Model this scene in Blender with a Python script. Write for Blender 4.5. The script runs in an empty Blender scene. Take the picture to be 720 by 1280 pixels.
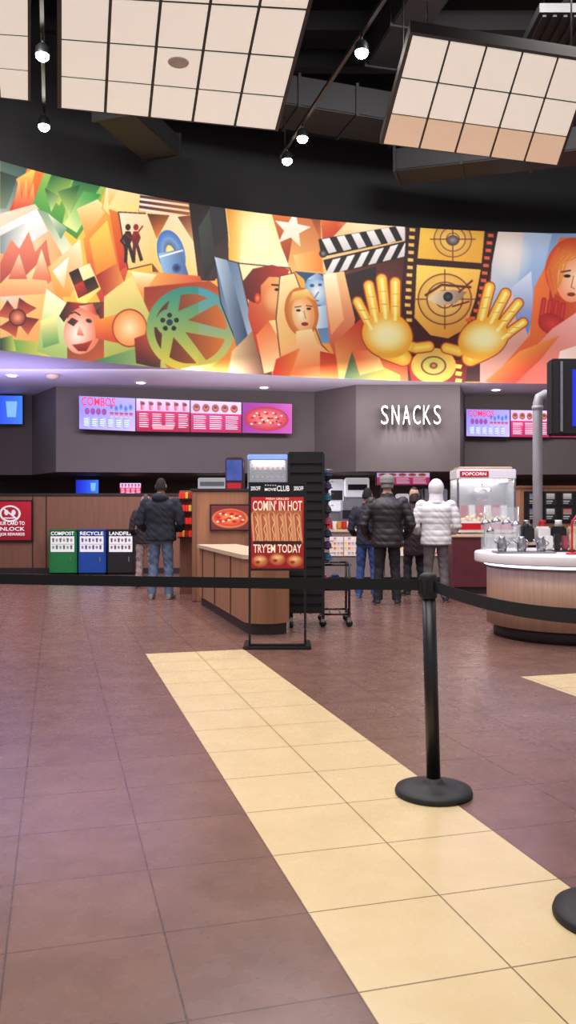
import bpy, math, random
import numpy as np
from mathutils import Vector, Matrix
random.seed(7); np.random.seed(7)
F=1040.0; CH=1.3; HY=641.0
sc=bpy.context.scene
sc.view_settings.view_transform='Standard'
def P(px,py,Y): return Vector(((px-360)/F*Y, Y, CH+(HY-py)/F*Y))
def lin(c):
    c=np.asarray(c,dtype=float)/255.0
    return np.where(c<=0.04045,c/12.92,((c+0.055)/1.055)**2.4)
# ------------------------------------------------------------ materials
MATS={}
def mat(name,col=(128,128,128),rough=0.6,metal=0.0,emit=0.0,ecol=None,noise=0.0,nscale=8.0,bump=0.0,bscale=60.0,trans=0.0,alpha=1.0,coat=0.0,wood=False):
    if name in MATS: return MATS[name]
    m=bpy.data.materials.new(name); m.use_nodes=True
    nt=m.node_tree; b=nt.nodes['Principled BSDF']
    c=tuple(lin(col))+(1,)
    b.inputs['Base Color'].default_value=c
    b.inputs['Roughness'].default_value=rough; b.inputs['Metallic'].default_value=metal
    b.inputs['Transmission Weight'].default_value=trans; b.inputs['Alpha'].default_value=alpha
    b.inputs['Coat Weight'].default_value=coat
    if emit>0:
        b.inputs['Emission Color'].default_value=tuple(lin(ecol or col))+(1,)
        b.inputs['Emission Strength'].default_value=emit
    tc=nt.nodes.new('ShaderNodeTexCoord')
    if noise>0 or wood:
        n=nt.nodes.new('ShaderNodeTexNoise'); n.inputs['Scale'].default_value=nscale; n.inputs['Detail'].default_value=5
        mp=nt.nodes.new('ShaderNodeMapping')
        if wood: mp.inputs['Scale'].default_value=(9,9,0.6)
        nt.links.new(tc.outputs['Object'],mp.inputs[0]); nt.links.new(mp.outputs[0],n.inputs['Vector'])
        mx=nt.nodes.new('ShaderNodeMixRGB'); a=noise if noise>0 else .25
        mx.inputs[1].default_value=tuple(np.clip(np.array(c[:3])*(1-a),0,1))+(1,)
        mx.inputs[2].default_value=tuple(np.clip(np.array(c[:3])*(1+a),0,1))+(1,)
        cr=nt.nodes.new('ShaderNodeMapRange'); cr.inputs[1].default_value=.3; cr.inputs[2].default_value=.7
        nt.links.new(n.outputs['Fac'],cr.inputs[0]); nt.links.new(cr.outputs[0],mx.inputs[0]); nt.links.new(mx.outputs[0],b.inputs['Base Color'])
    if bump>0:
        n2=nt.nodes.new('ShaderNodeTexNoise'); n2.inputs['Scale'].default_value=bscale
        bp=nt.nodes.new('ShaderNodeBump'); bp.inputs['Strength'].default_value=bump; bp.inputs['Distance'].default_value=.02
        nt.links.new(tc.outputs['Object'],n2.inputs['Vector']); nt.links.new(n2.outputs['Fac'],bp.inputs['Height']); nt.links.new(bp.outputs[0],b.inputs['Normal'])
    MATS[name]=m; return m
def vmat(name,rough=.5,emit=0.0,diff=1.0):
    m=bpy.data.materials.new(name); m.use_nodes=True; nt=m.node_tree; b=nt.nodes['Principled BSDF']
    a=nt.nodes.new('ShaderNodeAttribute'); a.attribute_name='Col'
    if diff>0: nt.links.new(a.outputs['Color'],b.inputs['Base Color'])
    else: b.inputs['Base Color'].default_value=(.01,.01,.01,1)
    b.inputs['Roughness'].default_value=rough
    if emit>0:
        nt.links.new(a.outputs['Color'],b.inputs['Emission Color']); b.inputs['Emission Strength'].default_value=emit
    MATS[name]=m; return m
M_print=vmat('printed_graphic',.45,0.15)
M_screen=vmat('lit_screen',.25,1.3,0)
M_mural=vmat('mural_paint_glow',.6,0.12)  # weak emission put into the paint brightens the mural; nothing lights it from behind
black=mat('black_metal',(18,18,20),.4,bump=.02)
blackm=mat('black_matte',(14,14,15),.75,noise=.2)
rubber=mat('black_rubber',(22,22,23),.6)
steel=mat('brushed_steel',(170,170,175),.3,1.0,noise=.1,nscale=30)
wood=mat('wood_laminate',(164,114,80),.45,wood=True,noise=.13,nscale=3)
woodf=mat('wood_cabinet',(158,108,78),.45,wood=True,noise=.13,nscale=3)
woodl=mat('wood_bar_light',(182,144,120),.45,wood=True,noise=.12,nscale=4)
woodd=mat('wood_panel_dark',(128,86,64),.5,wood=True,noise=.12,nscale=3)
toptan=mat('countertop_tan',(214,190,158),.3,noise=.06,nscale=40)
white=mat('white_plastic',(232,230,228),.35,noise=.03)
plinth=mat('plinth_dark',(40,30,30),.5,noise=.15)
redp=mat('red_plastic',(190,22,30),.4,noise=.05)
glass=mat('clear_acrylic',(225,235,240),.05,trans=.0,alpha=.2)
cream=mat('cream_text',(250,240,215),.5,emit=.25,noise=.02)
whitet=mat('white_text',(245,245,245),.5,emit=.35,noise=.02)
pinkt=mat('screen_red_text',(215,25,70),.5,emit=1.0,noise=.02)
# ------------------------------------------------------------ mesh builder
class MB:
    def __init__(s): s.v=[];s.f=[];s.mi=[];s.c=[];s.sm=[];s.mats=[];s.n=0;s.M=None
    def midx(s,m):
        if m not in s.mats: s.mats.append(m)
        return s.mats.index(m)
    def add(s,vs,fs,m,cols=None,smooth=False):
        vs=np.asarray([tuple(v) for v in vs],dtype=float) if not isinstance(vs,np.ndarray) else vs
        if s.M is not None:
            A=np.array(s.M); vs=vs@A[:3,:3].T+A[:3,3]
        k=s.midx(m); b=s.n
        s.v.append(vs); s.n+=len(vs)
        if isinstance(fs,np.ndarray): fs=fs.tolist()
        s.f.extend([[i+b for i in f] for f in fs]); s.mi.extend([k]*len(fs)); s.sm.extend([smooth]*len(fs))
        if cols is None: cols=np.ones((len(vs),3))
        s.c.append(np.asarray(cols))
    def box(s,c,size,m,rz=0,rx=0,ry=0,bev=0.0):
        hx,hy,hz=[a/2 for a in size]
        b=min(bev,hx*.9,hy*.9,hz*.9)
        R=Matrix.Rotation(rz,3,'Z')@Matrix.Rotation(ry,3,'Y')@Matrix.Rotation(rx,3,'X')
        if b<=0:
            vs=[Vector((x,y,z)) for x in(-hx,hx) for y in(-hy,hy) for z in(-hz,hz)]
            fs=[[0,1,3,2],[4,6,7,5],[0,4,5,1],[2,3,7,6],[0,2,6,4],[1,5,7,3]]
        else:
            import bmesh
            bm=bmesh.new(); bmesh.ops.create_cube(bm,size=1)
            for v in bm.verts: v.co=Vector((v.co.x*hx*2,v.co.y*hy*2,v.co.z*hz*2))
            bmesh.ops.bevel(bm,geom=list(bm.edges),offset=b,segments=2,affect='EDGES')
            bm.verts.index_update()
            vs=[v.co.copy() for v in bm.verts]; fs=[[v.index for v in f.verts] for f in bm.faces]; bm.free()
        s.add([R@v+Vector(c) for v in vs],fs,m)
    def quad(s,a,b,c,d,m): s.add([a,b,c,d],[[0,1,2,3]],m)
    def prism(s,pts,z0,z1,m,smooth=False):
        n=len(pts); vs=[(p[0],p[1],z0) for p in pts]+[(p[0],p[1],z1) for p in pts]
        s.add(vs,[[i,(i+1)%n,n+(i+1)%n,n+i] for i in range(n)],m,smooth=smooth)
        s.add(vs,[list(range(n))[::-1],list(range(n,2*n))],m)
    def loft(s,rings,m,smooth=True,cap=True):
        k=len(rings[0]); vs=[p for r in rings for p in r]; fs=[]
        for j in range(len(rings)-1):
            for i in range(k): fs.append([j*k+i,j*k+(i+1)%k,(j+1)*k+(i+1)%k,(j+1)*k+i])
        if cap: fs+= [list(range(k))[::-1],[(len(rings)-1)*k+i for i in range(k)]]
        s.add(vs,fs,m,smooth=smooth)
    def lathe(s,c,prof,m,seg=32,smooth=True,cap=True):
        c=Vector(c); s.loft([[c+Vector((r*math.cos(2*math.pi*i/seg),r*math.sin(2*math.pi*i/seg),z)) for i in range(seg)] for r,z in prof],m,smooth,cap)
    def tube(s,pts,rad,m,seg=14,caps=True,round_ends=False):
        pts=[Vector(p) for p in pts]
        if not hasattr(rad,'__len__'): rad=[rad]*len(pts)
        rad=[(r,r) if not hasattr(r,'__len__') else tuple(r) for r in rad]
        if round_ends:
            d0=(pts[0]-pts[1]).normalized(); d1=(pts[-1]-pts[-2]).normalized(); a0,a1=rad[0],rad[-1]; r0,r1=sum(a0)/2,sum(a1)/2
            sc2=lambda a,k:(a[0]*k,a[1]*k)
            pts=[pts[0]+d0*r0*.95,pts[0]+d0*r0*.6]+pts+[pts[-1]+d1*r1*.6,pts[-1]+d1*r1*.95]
            rad=[sc2(a0,.3),sc2(a0,.8)]+rad+[sc2(a1,.8),sc2(a1,.3)]
        rings=[]; prev=None
        for i,p in enumerate(pts):
            if i==0: d=pts[1]-p
            elif i==len(pts)-1: d=p-pts[i-1]
            else: d=(pts[i+1]-p).normalized()+(p-pts[i-1]).normalized()
            d.normalize()
            if prev is None:
                up=Vector((0,0,1)) if abs(d.z)<.9 else Vector((0,1,0)); a=d.cross(up).normalized()
            else: a=(prev-d*prev.dot(d)).normalized()
            prev=a; b=d.cross(a); r=rad[i]
            rings.append([p+a*r[0]*math.cos(2*math.pi*k/seg)+b*r[1]*math.sin(2*math.pi*k/seg) for k in range(seg)])
        s.loft(rings,m,True,caps)
    def ell(s,c,r,m,seg=20,rings=12):
        c=Vector(c); rr=[]
        for j in range(rings+1):
            t=math.pi*(j+.02)/(rings+.04); z=-math.cos(t); q=math.sin(t)
            rr.append([c+Vector((r[0]*q*math.cos(2*math.pi*i/seg),r[1]*q*math.sin(2*math.pi*i/seg),r[2]*z)) for i in range(seg)])
        s.loft(rr,m,True,True)
    def raster(s,img,tl,tr,br,bl,m):
        h,w,_=img.shape; tl,tr,br,bl=[np.array(q) for q in(tl,tr,br,bl)]
        u=np.linspace(0,1,w)[None,:,None]; v=np.linspace(0,1,h)[:,None,None]
        pts=((tl*(1-u)+tr*u)*(1-v)+(bl*(1-u)+br*u)*v).reshape(-1,3)
        s.add(pts,gridf(h,w),m,cols=lin(img.reshape(-1,3)))
    def text(s,t,center,u,v,w,h,m,ext=.002,off=.012):
        cu=bpy.data.curves.new('t','FONT'); cu.body=t; cu.size=1; cu.extrude=0 if ext<=0 else .05; cu.resolution_u=3; cu.offset=off
        o=bpy.data.objects.new('t',cu); sc.collection.objects.link(o); dg=bpy.context.evaluated_depsgraph_get(); dg.update()
        me=bpy.data.meshes.new_from_object(o.evaluated_get(dg)); co=np.array([tuple(q.co) for q in me.vertices]); fs=[list(p.vertices) for p in me.polygons]
        bpy.data.objects.remove(o); bpy.data.meshes.remove(me)
        mn,mx=co.min(0),co.max(0); co=(co-(mn+mx)/2); co[:,0]*=w/(mx[0]-mn[0]); co[:,1]*=h/(mx[1]-mn[1])
        if mx[2]-mn[2]>0: co[:,2]*=ext/(mx[2]-mn[2])
        u=np.array(Vector(u).normalized()); v=np.array(Vector(v).normalized()); n=np.cross(u,v)
        s.add(np.array(center)+co[:,:1]*u+co[:,1:2]*v+co[:,2:]*n,fs,m)
    def build(s,name,parent=None,sub=False):
        me=bpy.data.meshes.new(name); V=np.concatenate(s.v); me.from_pydata(V.tolist(),[],s.f)
        for m in s.mats: me.materials.append(m)
        me.polygons.foreach_set('material_index',s.mi); me.polygons.foreach_set('use_smooth',s.sm)
        a=me.color_attributes.new('Col','FLOAT_COLOR','POINT'); C=np.concatenate(s.c); C=np.concatenate([C,np.ones((len(C),1))],1)
        a.data.foreach_set('color',C.ravel().astype(np.float32)); me.update()
        o=bpy.data.objects.new(name,me); sc.collection.objects.link(o)
        if parent: o.parent=parent
        return o
def gridf(h,w):
    i=np.arange((h-1)*(w-1)); r=i//(w-1); c=i%(w-1); a=r*w+c
    return np.stack([a,a+w,a+w+1,a+1],1)
# ------------------------------------------------------------ canvas rasteriser
class CV:
    def __init__(s,x0,y0,x1,y1,sc_,bg):
        s.x0,s.y0,s.sc=x0,y0,sc_; s.W=int((x1-x0)*sc_); s.H=int((y1-y0)*sc_)
        s.a=np.zeros((s.H,s.W,3)); s.a[:]=bg
    def _bb(s,x0,y0,x1,y1):
        i0=max(0,int((x0-s.x0)*s.sc)-1); i1=min(s.W,int((x1-s.x0)*s.sc)+2)
        j0=max(0,int((y0-s.y0)*s.sc)-1); j1=min(s.H,int((y1-s.y0)*s.sc)+2)
        if i1<=i0 or j1<=j0: return None
        X=(np.arange(i0,i1)+.5)/s.sc+s.x0; Y=(np.arange(j0,j1)+.5)/s.sc+s.y0
        X,Y=np.meshgrid(X,Y); return (slice(j0,j1),slice(i0,i1)),X,Y
    def _in(s,pts,X,Y):
        m=np.zeros(X.shape,bool); n=len(pts)
        for i in range(n):
            xa,ya=pts[i]; xb,yb=pts[(i+1)%n]
            if ya==yb: continue
            c=((Y<ya)!=(Y<yb)) & (X<(xb-xa)*(Y-ya)/(yb-ya)+xa); m^=c
        return m
    def paint(s,sl,m,c1,c2,t,al=1):
        if c2 is None: col=np.broadcast_to(np.array(c1,float),m.shape+(3,))
        else:
            t=np.clip(t,0,1)[...,None]; col=np.array(c1,float)*(1-t)+np.array(c2,float)*t
        reg=s.a[sl]; reg[m]=reg[m]*(1-al)+col[m]*al
    def poly(s,pts,c1,c2=None,ang=90,al=1,edge=None):
        xs=[p[0] for p in pts]; ys=[p[1] for p in pts]; r=s._bb(min(xs),min(ys),max(xs),max(ys))
        if r is None: return
        sl,X,Y=r; m=s._in(pts,X,Y); ca,sa=math.cos(math.radians(ang)),math.sin(math.radians(ang))
        q=[x*ca+y*sa for x,y in pts]; t=(X*ca+Y*sa-min(q))/(max(q)-min(q)+1e-6)
        s.paint(sl,m,c1,c2,t,al)
        if edge: s.line(list(pts)+[pts[0]],edge[0],edge[1])
    def ell(s,cx,cy,rx,ry,c1,c2=None,rot=0,lo=0.0,al=1,off=(0,0)):
        R=max(rx,ry); r=s._bb(cx-R,cy-R,cx+R,cy+R)
        if r is None: return
        sl,X,Y=r; ca,sa=math.cos(math.radians(rot)),math.sin(math.radians(rot))
        dx,dy=X-cx,Y-cy; a=(dx*ca+dy*sa)/rx; b=(-dx*sa+dy*ca)/ry; d=np.sqrt(a*a+b*b)
        a2=((dx-off[0])*ca+(dy-off[1])*sa)/rx; b2=(-(dx-off[0])*sa+(dy-off[1])*ca)/ry
        s.paint(sl,(d<=1)&(d>=lo),c1,c2,np.sqrt(a2*a2+b2*b2),al)
    def glow(s,cx,cy,rx,ry,col,al=.6):
        r=s._bb(cx-rx,cy-ry,cx+rx,cy+ry)
        if r is None: return
        sl,X,Y=r; d=np.clip(1-((X-cx)/rx)**2-((Y-cy)/ry)**2,0,1)[...,None]*al
        s.a[sl]=s.a[sl]*(1-d)+np.array(col,float)*d
    def line(s,pts,w,c,c2=None):
        for (xa,ya),(xb,yb) in zip(pts[:-1],pts[1:]):
            r=s._bb(min(xa,xb)-w,min(ya,yb)-w,max(xa,xb)+w,max(ya,yb)+w)
            if r is None: continue
            sl,X,Y=r; L=(xb-xa)**2+(yb-ya)**2+1e-9; t=np.clip(((X-xa)*(xb-xa)+(Y-ya)*(yb-ya))/L,0,1)
            d=np.hypot(X-xa-t*(xb-xa),Y-ya-t*(yb-ya)); s.paint(sl,d<=w/2,c,c2,d/(w/2))
    def star(s,cx,cy,r,c,c2=None,rot=-90,k=.42,n=5):
        s.poly([(cx+(r if i%2==0 else r*k)*math.cos(math.radians(rot+i*180/n)),cy+(r if i%2==0 else r*k)*math.sin(math.radians(rot+i*180/n))) for i in range(2*n)],c,c2)
    def out(s,k=2):
        h,w=s.H//k*k,s.W//k*k; return s.a[:h,:w].reshape(h//k,k,w//k,k,3).mean((1,3))
# ------------------------------------------------------------ MURAL ART
Yl=(252,212,84);CR=(253,238,196);O=(238,128,38);R=(196,44,28);DR=(112,24,20);BR=(84,40,24);BK=(24,18,20)
BL=(60,110,190);LB=(176,208,232);T=(36,128,128);GN=(60,140,60);LG=(190,210,90);W=(246,240,236);GR=(140,145,150)
c=CV(-90,190,830,490,3,(240,170,70))
p=c.poly
p([(-90,190),(830,190),(830,490),(-90,490)],Yl,O,70)
p([(-90,190),(0,200),(0,300),(-90,330)],R,Yl,40);p([(-90,330),(0,300),(0,440),(-90,440)],CR,T,60);p([(-60,230),(-20,240),(-30,320),(-80,300)],T,CR,80)
p([(0,195),(42,203),(18,262),(0,278)],(30,60,50),(170,175,165),110)
p([(0,215),(22,222),(8,262),(0,262)],(20,40,34),(110,130,110),80)
p([(38,203),(64,210),(44,262),(10,268)],O,R,100); p([(20,225),(45,210),(34,258)],Yl,R,90)
for k in range(4): p([(16+k*8,262),(24+k*9,222+k*3),(28+k*8,262)],(244,190,110),(200,70,44),90)
p([(60,205),(138,222),(122,262),(96,300),(40,258)],LG,GN,120)
p([(66,215),(92,222),(74,258),(56,240)],(24,90,50),LG,60)
p([(92,226),(128,230),(104,268),(78,282),(84,250)],(30,110,60),(200,220,110),100)
p([(104,240),(126,244),(96,292),(80,282)],(40,150,60),(230,235,150),140)
p([(72,240),(100,232),(86,272)],(20,80,40),(210,225,120),110); p([(56,236),(74,246),(64,266)],(30,90,50),(200,215,130),60)
p([(0,268),(44,256),(92,322),(66,350),(0,312)],(215,200,180),(236,150,80),60)
p([(0,285),(46,262),(60,290),(0,330)],W,(150,150,150),100)
p([(46,262),(62,268),(96,318),(84,330)],(120,150,120),(245,240,200),60)
p([(0,296),(30,280),(44,300),(0,326)],(110,120,120),(240,235,225),0)
p([(60,268),(84,286),(76,300)],(235,225,190),(90,140,110),60)
p([(0,318),(64,330),(84,392),(50,372),(0,380)],(232,140,80),(190,60,40),80)
for q,c1_,c2_ in(([(0,330),(14,300),(24,312),(36,290),(44,316),(58,300),(66,350),(0,360)],(210,120,90),(150,50,40)),([(0,356),(20,336),(30,348),(48,330),(60,356),(72,346),(82,388),(0,378)],(250,200,140),(230,110,60)),([(10,350),(24,318),(34,350)],(236,190,150),(180,80,60)),([(40,350),(52,312),(64,352)],(250,214,160),(206,90,60))): p(q,c1_,c2_,90)
p([(60,335),(100,300),(104,330),(88,372),(70,372)],CR,O,120)
p([(66,340),(86,322),(80,362)],W,(240,170,100),60)
p([(104,300),(136,262),(160,330),(168,372),(128,384),(112,350)],(250,170,60),R,70)
p([(112,300),(134,276),(146,330),(120,345)],Yl,O,80)
p([(120,345),(146,330),(160,366),(134,380)],(160,30,24),(245,160,70),0)
p([(96,262),(122,250),(134,262),(108,298)],(245,235,170),(236,140,50),90)
p([(86,342),(112,330),(126,362),(100,388)],CR,Yl,60)
p([(86,342),(98,336),(104,352),(92,358)],BK,BR,60); p([(104,352),(118,346),(124,360),(110,368)],BK,BR,60); p([(92,358),(104,352),(110,368),(98,374)],R,DR,60)
p([(0,372),(60,368),(66,400),(54,440),(0,436)],(226,190,120),(236,150,70),50)
p([(0,372),(30,370),(22,398)],(200,200,190),(230,150,90),60)
for k in range(4):
    a=math.radians(45+90*k-12); 
    q=[(22+5*math.cos(a-1),398+5*math.sin(a-1)),(22+27*math.cos(a-.5),398+25*math.sin(a-.5)),(22+23*math.cos(a),398+21*math.sin(a)),(22+27*math.cos(a+.5),398+25*math.sin(a+.5)),(22+5*math.cos(a+1),398+5*math.sin(a+1))]
    p(q,(90,20,20),(214,90,60),90)
c.ell(22,398,11,11,(240,160,110),(120,30,26)); c.ell(22,398,11,11,(70,20,20),None,0,lo=.86)
p([(0,424),(50,428),(70,450),(0,444)],GN,Yl,0)
p([(0,424),(16,420),(20,440),(0,440)],(40,60,40),LG,0)
p([(58,362),(90,385),(86,455),(46,440),(52,400)],(240,240,190),(150,180,90),110)
p([(50,402),(70,396),(74,430),(54,436)],(250,230,140),(90,150,80),80)
p([(84,382),(130,378),(130,455),(84,452)],(60,50,40),(200,80,40),60)
c.ell(103,414,23,30,(255,236,220),(226,120,84),14,off=(-6,4)); p([(84,404),(90,398),(98,402),(92,409)],BK,(110,30,30),0)
c.ell(111,402,4,2.5,BK,BR,20); c.line([(86,394),(94,391),(100,395)],1.6,BK); p([(99,406),(96,420),(105,421)],(250,200,170),(220,100,70),90); p([(90,432),(104,430),(116,426),(108,440),(98,440)],R,DR,90)
p([(74,396),(84,378),(104,380),(88,392),(80,404)],BK,R,0); p([(118,390),(134,378),(130,402)],BK,R,0); p([(98,384),(116,380),(122,396)],(250,200,160),R,0)
p([(134,222),(180,230),(166,300),(128,262)],CR,Yl,80,edge=(1.0,(230,160,60)))
p([(134,222),(156,226),(136,258)],(255,250,225),(250,190,80),80)
p([(136,262),(152,268),(164,330),(150,340)],O,R,60)
p([(148,266),(184,268),(194,330),(160,338)],(250,235,205),(245,190,100),60,edge=(1.5,BR))
for dx,cc in((0,(50,20,24)),(10,(150,30,26))):
    c.ell(160+dx,285,3.3,4,cc); p([(157+dx,290),(163+dx,290),(166+dx,298),(163+dx,306),(169+dx,326),(165+dx,328),(160+dx,310),(159+dx,330),(155+dx,329),(156+dx,306),(154+dx,298)],cc,BK,90)
c.line([(158,294),(168,302),(174,296)],2.2,DR); c.line([(156,294),(151,302),(156,308)],2.2,BK); c.line([(172,292),(178,284)],2,(150,30,26))
for k in range(5):
    y=232+k*6.4; p([(176-k*.5,y),(250-k*3,y+9),(248-k*3,y+12.5),(176-k*.5,y+3.4)],(86,40,28) if k%2==0 else BR,(170,90,50),0)
    p([(176-k*.5,y+3.4),(248-k*3,y+12.5),(247-k*3,y+15.4),(176-k*.5,y+6.4)],W,(250,210,150),0)
p([(182,266),(236,272),(250,346),(192,352)],(252,238,200),(240,180,70),120)
p([(184,268),(212,270),(196,300)],BR,O,60); p([(222,272),(240,270),(246,310)],(120,50,30),(250,200,120),60)
p([(190,330),(206,350),(192,356)],BR,O,0)
c.ell(214,318,17,30,LB,BL,-14); c.ell(214,319,11,22,(30,50,90),(120,160,200),-14); c.ell(214,321,6,14,(250,240,205),Yl,-14)
p([(198,318),(226,312),(236,346),(206,352)],(150,190,225),(60,90,140),0); c.ell(221,336,6,6,BK,BL); c.line([(200,322),(228,314)],2,W)
p([(236,255),(284,250),(286,330),(268,352),(248,352)],BK,(60,30,30),60)
p([(248,286),(262,262),(270,330),(256,352)],(60,70,60),BK,40)
p([(262,256),(280,252),(280,300),(268,310)],(50,50,60),BK,90)
p([(160,338),(250,346),(262,380),(180,400),(150,372)],(246,206,90),R,30)
p([(164,340),(196,344),(176,372)],(255,245,190),O,90)
p([(180,360),(262,352),(300,380),(296,470),(180,468)],(150,44,24),(238,140,40),60)
p([(130,372),(165,345),(190,400),(180,440),(130,455)],(250,220,130),(160,170,70),80)
p([(118,452),(190,430),(215,470),(110,462)],(40,110,70),(210,210,110),0)
p([(164,388),(168,434),(120,424),(118,402)],(250,170,50),R,90); c.ell(162,411,21,23,(255,232,180),(238,140,60),0)
c.ell(162,411,22,24,(160,40,20),None,0,lo=.93)
p([(168,424),(205,410),(200,462),(170,455)],R,(60,30,30),90)
c.glow(245,420,75,60,(250,180,60),.5)
cx,cy=238,412
r=c._bb(cx-60,cy-60,cx+60,cy+60); sl,X,Y=r
d=np.hypot((X-cx)/55,(Y-cy)/53); hub=(212,404); dh=np.hypot(X-hub[0],Y-hub[1])
m=((d<=1)&(d>.82))|(dh<17)
for k in range(6):
    a=math.radians(k*60+10); ex,ey=cx+50*math.cos(a),cy+48*math.sin(a)
    L=(ex-hub[0])**2+(ey-hub[1])**2; t=np.clip(((X-hub[0])*(ex-hub[0])+(Y-hub[1])*(ey-hub[1]))/L,0,1)
    dd=np.hypot(X-hub[0]-t*(ex-hub[0]),Y-hub[1]-t*(ey-hub[1])); m|=(dd<8.5-3*t)&(d<=1)
inn=(d<=.82)&~m; c.paint(sl,inn,(70,24,20),(225,120,40),(X-cx+50)/100)
t1=np.clip((Y-cy+55)/110,0,1)
c.paint(sl,m,(30,130,120),(240,210,60),t1)
c.paint(sl,m&(X>cx+10),(60,150,190),(220,190,70),t1,.75)
for k in range(5):
    a=math.radians(k*72-90); c.ell(hub[0]+9*math.cos(a),hub[1]+9*math.sin(a),3,3,BK)
c.ell(hub[0],hub[1],4,4,(20,50,60))
p([(280,248),(338,256),(366,338),(296,334),(286,300)],(255,225,110),(250,240,200),80)
p([(282,252),(304,256),(300,330),(290,330)],(240,150,40),(255,230,140),0)
c.glow(325,290,26,34,(255,250,220),.6)
p([(336,256),(404,266),(404,345),(362,338)],(196,96,46),(244,180,100),110)
p([(336,256),(372,262),(360,330),(352,310)],O,(150,50,30),90)
p([(384,262),(404,266),(404,310)],(120,50,30),O,90)
c.star(365,288,24,W,(250,225,190),rot=-80); c.line([(340,300),(352,334)],3,CR)
p([(366,320),(404,312),(404,342),(372,338)],(250,200,120),O,0)
p([(268,322),(300,330),(334,468),(300,440),(276,380)],(60,90,130),(210,220,225),20,edge=(1.2,BK))
p([(268,322),(284,326),(312,430),(296,436)],(180,200,215),(40,60,90),0)
p([(290,440),(330,400),(340,470),(285,468)],(250,210,150),(90,50,40),0)
p([(298,330),(362,336),(402,446),(330,468)],(252,232,180),(250,200,110),60,edge=(1.5,BR))
p([(312,352),(330,340),(356,344),(360,356),(357,364),(364,378),(355,382),(356,388),(351,392),(350,400),(336,402),(324,418),(330,455),(322,440),(310,396)],(252,190,100),R,150)
c.glow(342,376,14,18,(255,215,150),.55)
p([(304,352),(316,337),(340,332),(362,338),(358,348),(336,347),(326,358),(326,372),(318,380),(308,374)],(90,24,18),R,0)
c.ell(347,363,4,1.8,BK); c.line([(340,357),(354,358)],2,BK); c.ell(322,374,4,7,(250,150,80),R); c.line([(346,390),(355,389)],2,DR)
p([(320,420),(336,402),(346,420),(366,458),(330,468)],(240,110,50),(250,220,160),60)
p([(368,340),(412,344),(420,430),(402,430),(380,350)],(40,70,110),(110,150,190),90)
c.ell(396,366,15,21,W,(110,160,205),-12); c.ell(390,358,3,2,(50,80,120)); c.ell(400,357,2.5,1.8,(50,80,120)); c.line([(398,366),(392,376),(398,377)],1.5,(70,110,150)); c.ell(399,384,4,2,(70,100,150))
p([(384,350),(396,342),(410,350),(404,352),(392,350)],(200,220,240),(70,100,150),0)
p([(392,385),(408,382),(414,410),(396,412)],W,(120,170,210),0)
p([(350,346),(368,342),(402,432),(416,446),(352,462),(345,400)],(252,225,160),(240,160,70),60,edge=(1.2,BR))
c.ell(377,391,21,31,(250,214,110),(204,100,36),-8); c.ell(379,394,14,23,(255,240,200),(240,160,90),-8,off=(-3,0))
p([(360,384),(366,366),(384,362),(396,378),(384,372),(370,376)],(250,220,120),(214,120,40),90)
c.ell(373,389,3,1.4,BK); c.ell(386,387,3,1.4,BK); c.line([(369,385),(376,384)],1.2,BR); c.line([(383,383),(390,384)],1.2,BR); c.line([(380,390),(382,399)],1.2,(200,120,60)); c.ell(381,406,4.5,2.2,R,DR)
p([(370,415),(390,412),(396,430),(418,446),(420,474),(345,468),(352,440),(370,432)],(255,225,160),(230,100,40),90)
p([(345,450),(375,436),(362,472),(340,472)],R,O,0); p([(400,440),(430,446),(424,478),(400,474)],R,O,90)
p([(400,266),(512,280),(508,342),(404,342)],(250,220,160),(240,170,90),60)
p([(400,268),(440,272),(404,310)],O,R,60)
c.glow(460,282,40,14,(255,245,210),.6)
p([(398,300),(506,282),(510,300),(402,322)],BK); p([(404,326),(508,302),(509,322),(410,346)],BK)
for k in range(6):
    x=402+k*18.5; y=300-k*3.2
    p([(x,y),(x+10,y-1.7),(x+19,y+15.5),(x+9,y+18)],W,(210,205,200),90)
    x=406+k*18; y=327-k*4.2; p([(x+10,y-1.5),(x+20,y-4),(x+10,y+15.5),(x,y+18)],W,(210,205,200),90)
c.ell(404,318,5,5,GR,BK)
p([(412,345),(508,322),(506,400),(470,440),(428,440)],(70,26,24),(150,60,30),120)
p([(430,345),(470,334),(474,400),(440,420)],BK,(90,30,26),90)
p([(404,344),(430,340),(444,400),(430,474),(412,430)],(250,200,130),R,90)
p([(404,344),(420,342),(430,400),(414,420)],(255,240,200),(240,150,80),90)
p([(418,430),(450,400),(500,440),(520,478),(424,476)],R,(250,190,90),120)
p([(430,474),(440,440),(500,470),(500,480)],(60,90,60),Yl,0)
p([(440,440),(470,438),(480,462),(450,470)],(240,90,50),(252,210,120),40)
p([(506,280),(624,288),(640,478),(510,478)],(110,30,24),(60,24,24),90)
p([(618,285),(668,290),(655,360),(610,400)],(250,220,200),(150,180,215),60)
p([(655,288),(830,300),(830,420),(655,400)],(120,160,215),(200,214,235),60)
p([(600,400),(655,355),(720,420),(700,480),(600,480)],(240,190,170),(200,120,100),60)
p([(655,290),(690,294),(660,420),(645,380)],(190,210,235),(90,130,200),90)
p([(640,360),(664,340),(668,400),(646,410)],(220,225,240),(110,130,190),90)
c.glow(640,320,26,34,(255,240,225),.6)
p([(510,278),(622,288),(612,340),(596,402),(572,432),(545,440),(515,428),(500,400),(505,340)],(40,14,14),(74,20,18),90,edge=(2,BK))
p([(526,280),(606,288),(602,330),(522,324)],(252,206,70),(232,160,50),60)
p([(521,332),(601,338),(594,376),(582,412),(560,424),(538,420),(518,398)],(252,214,90),(226,150,50),60)
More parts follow.
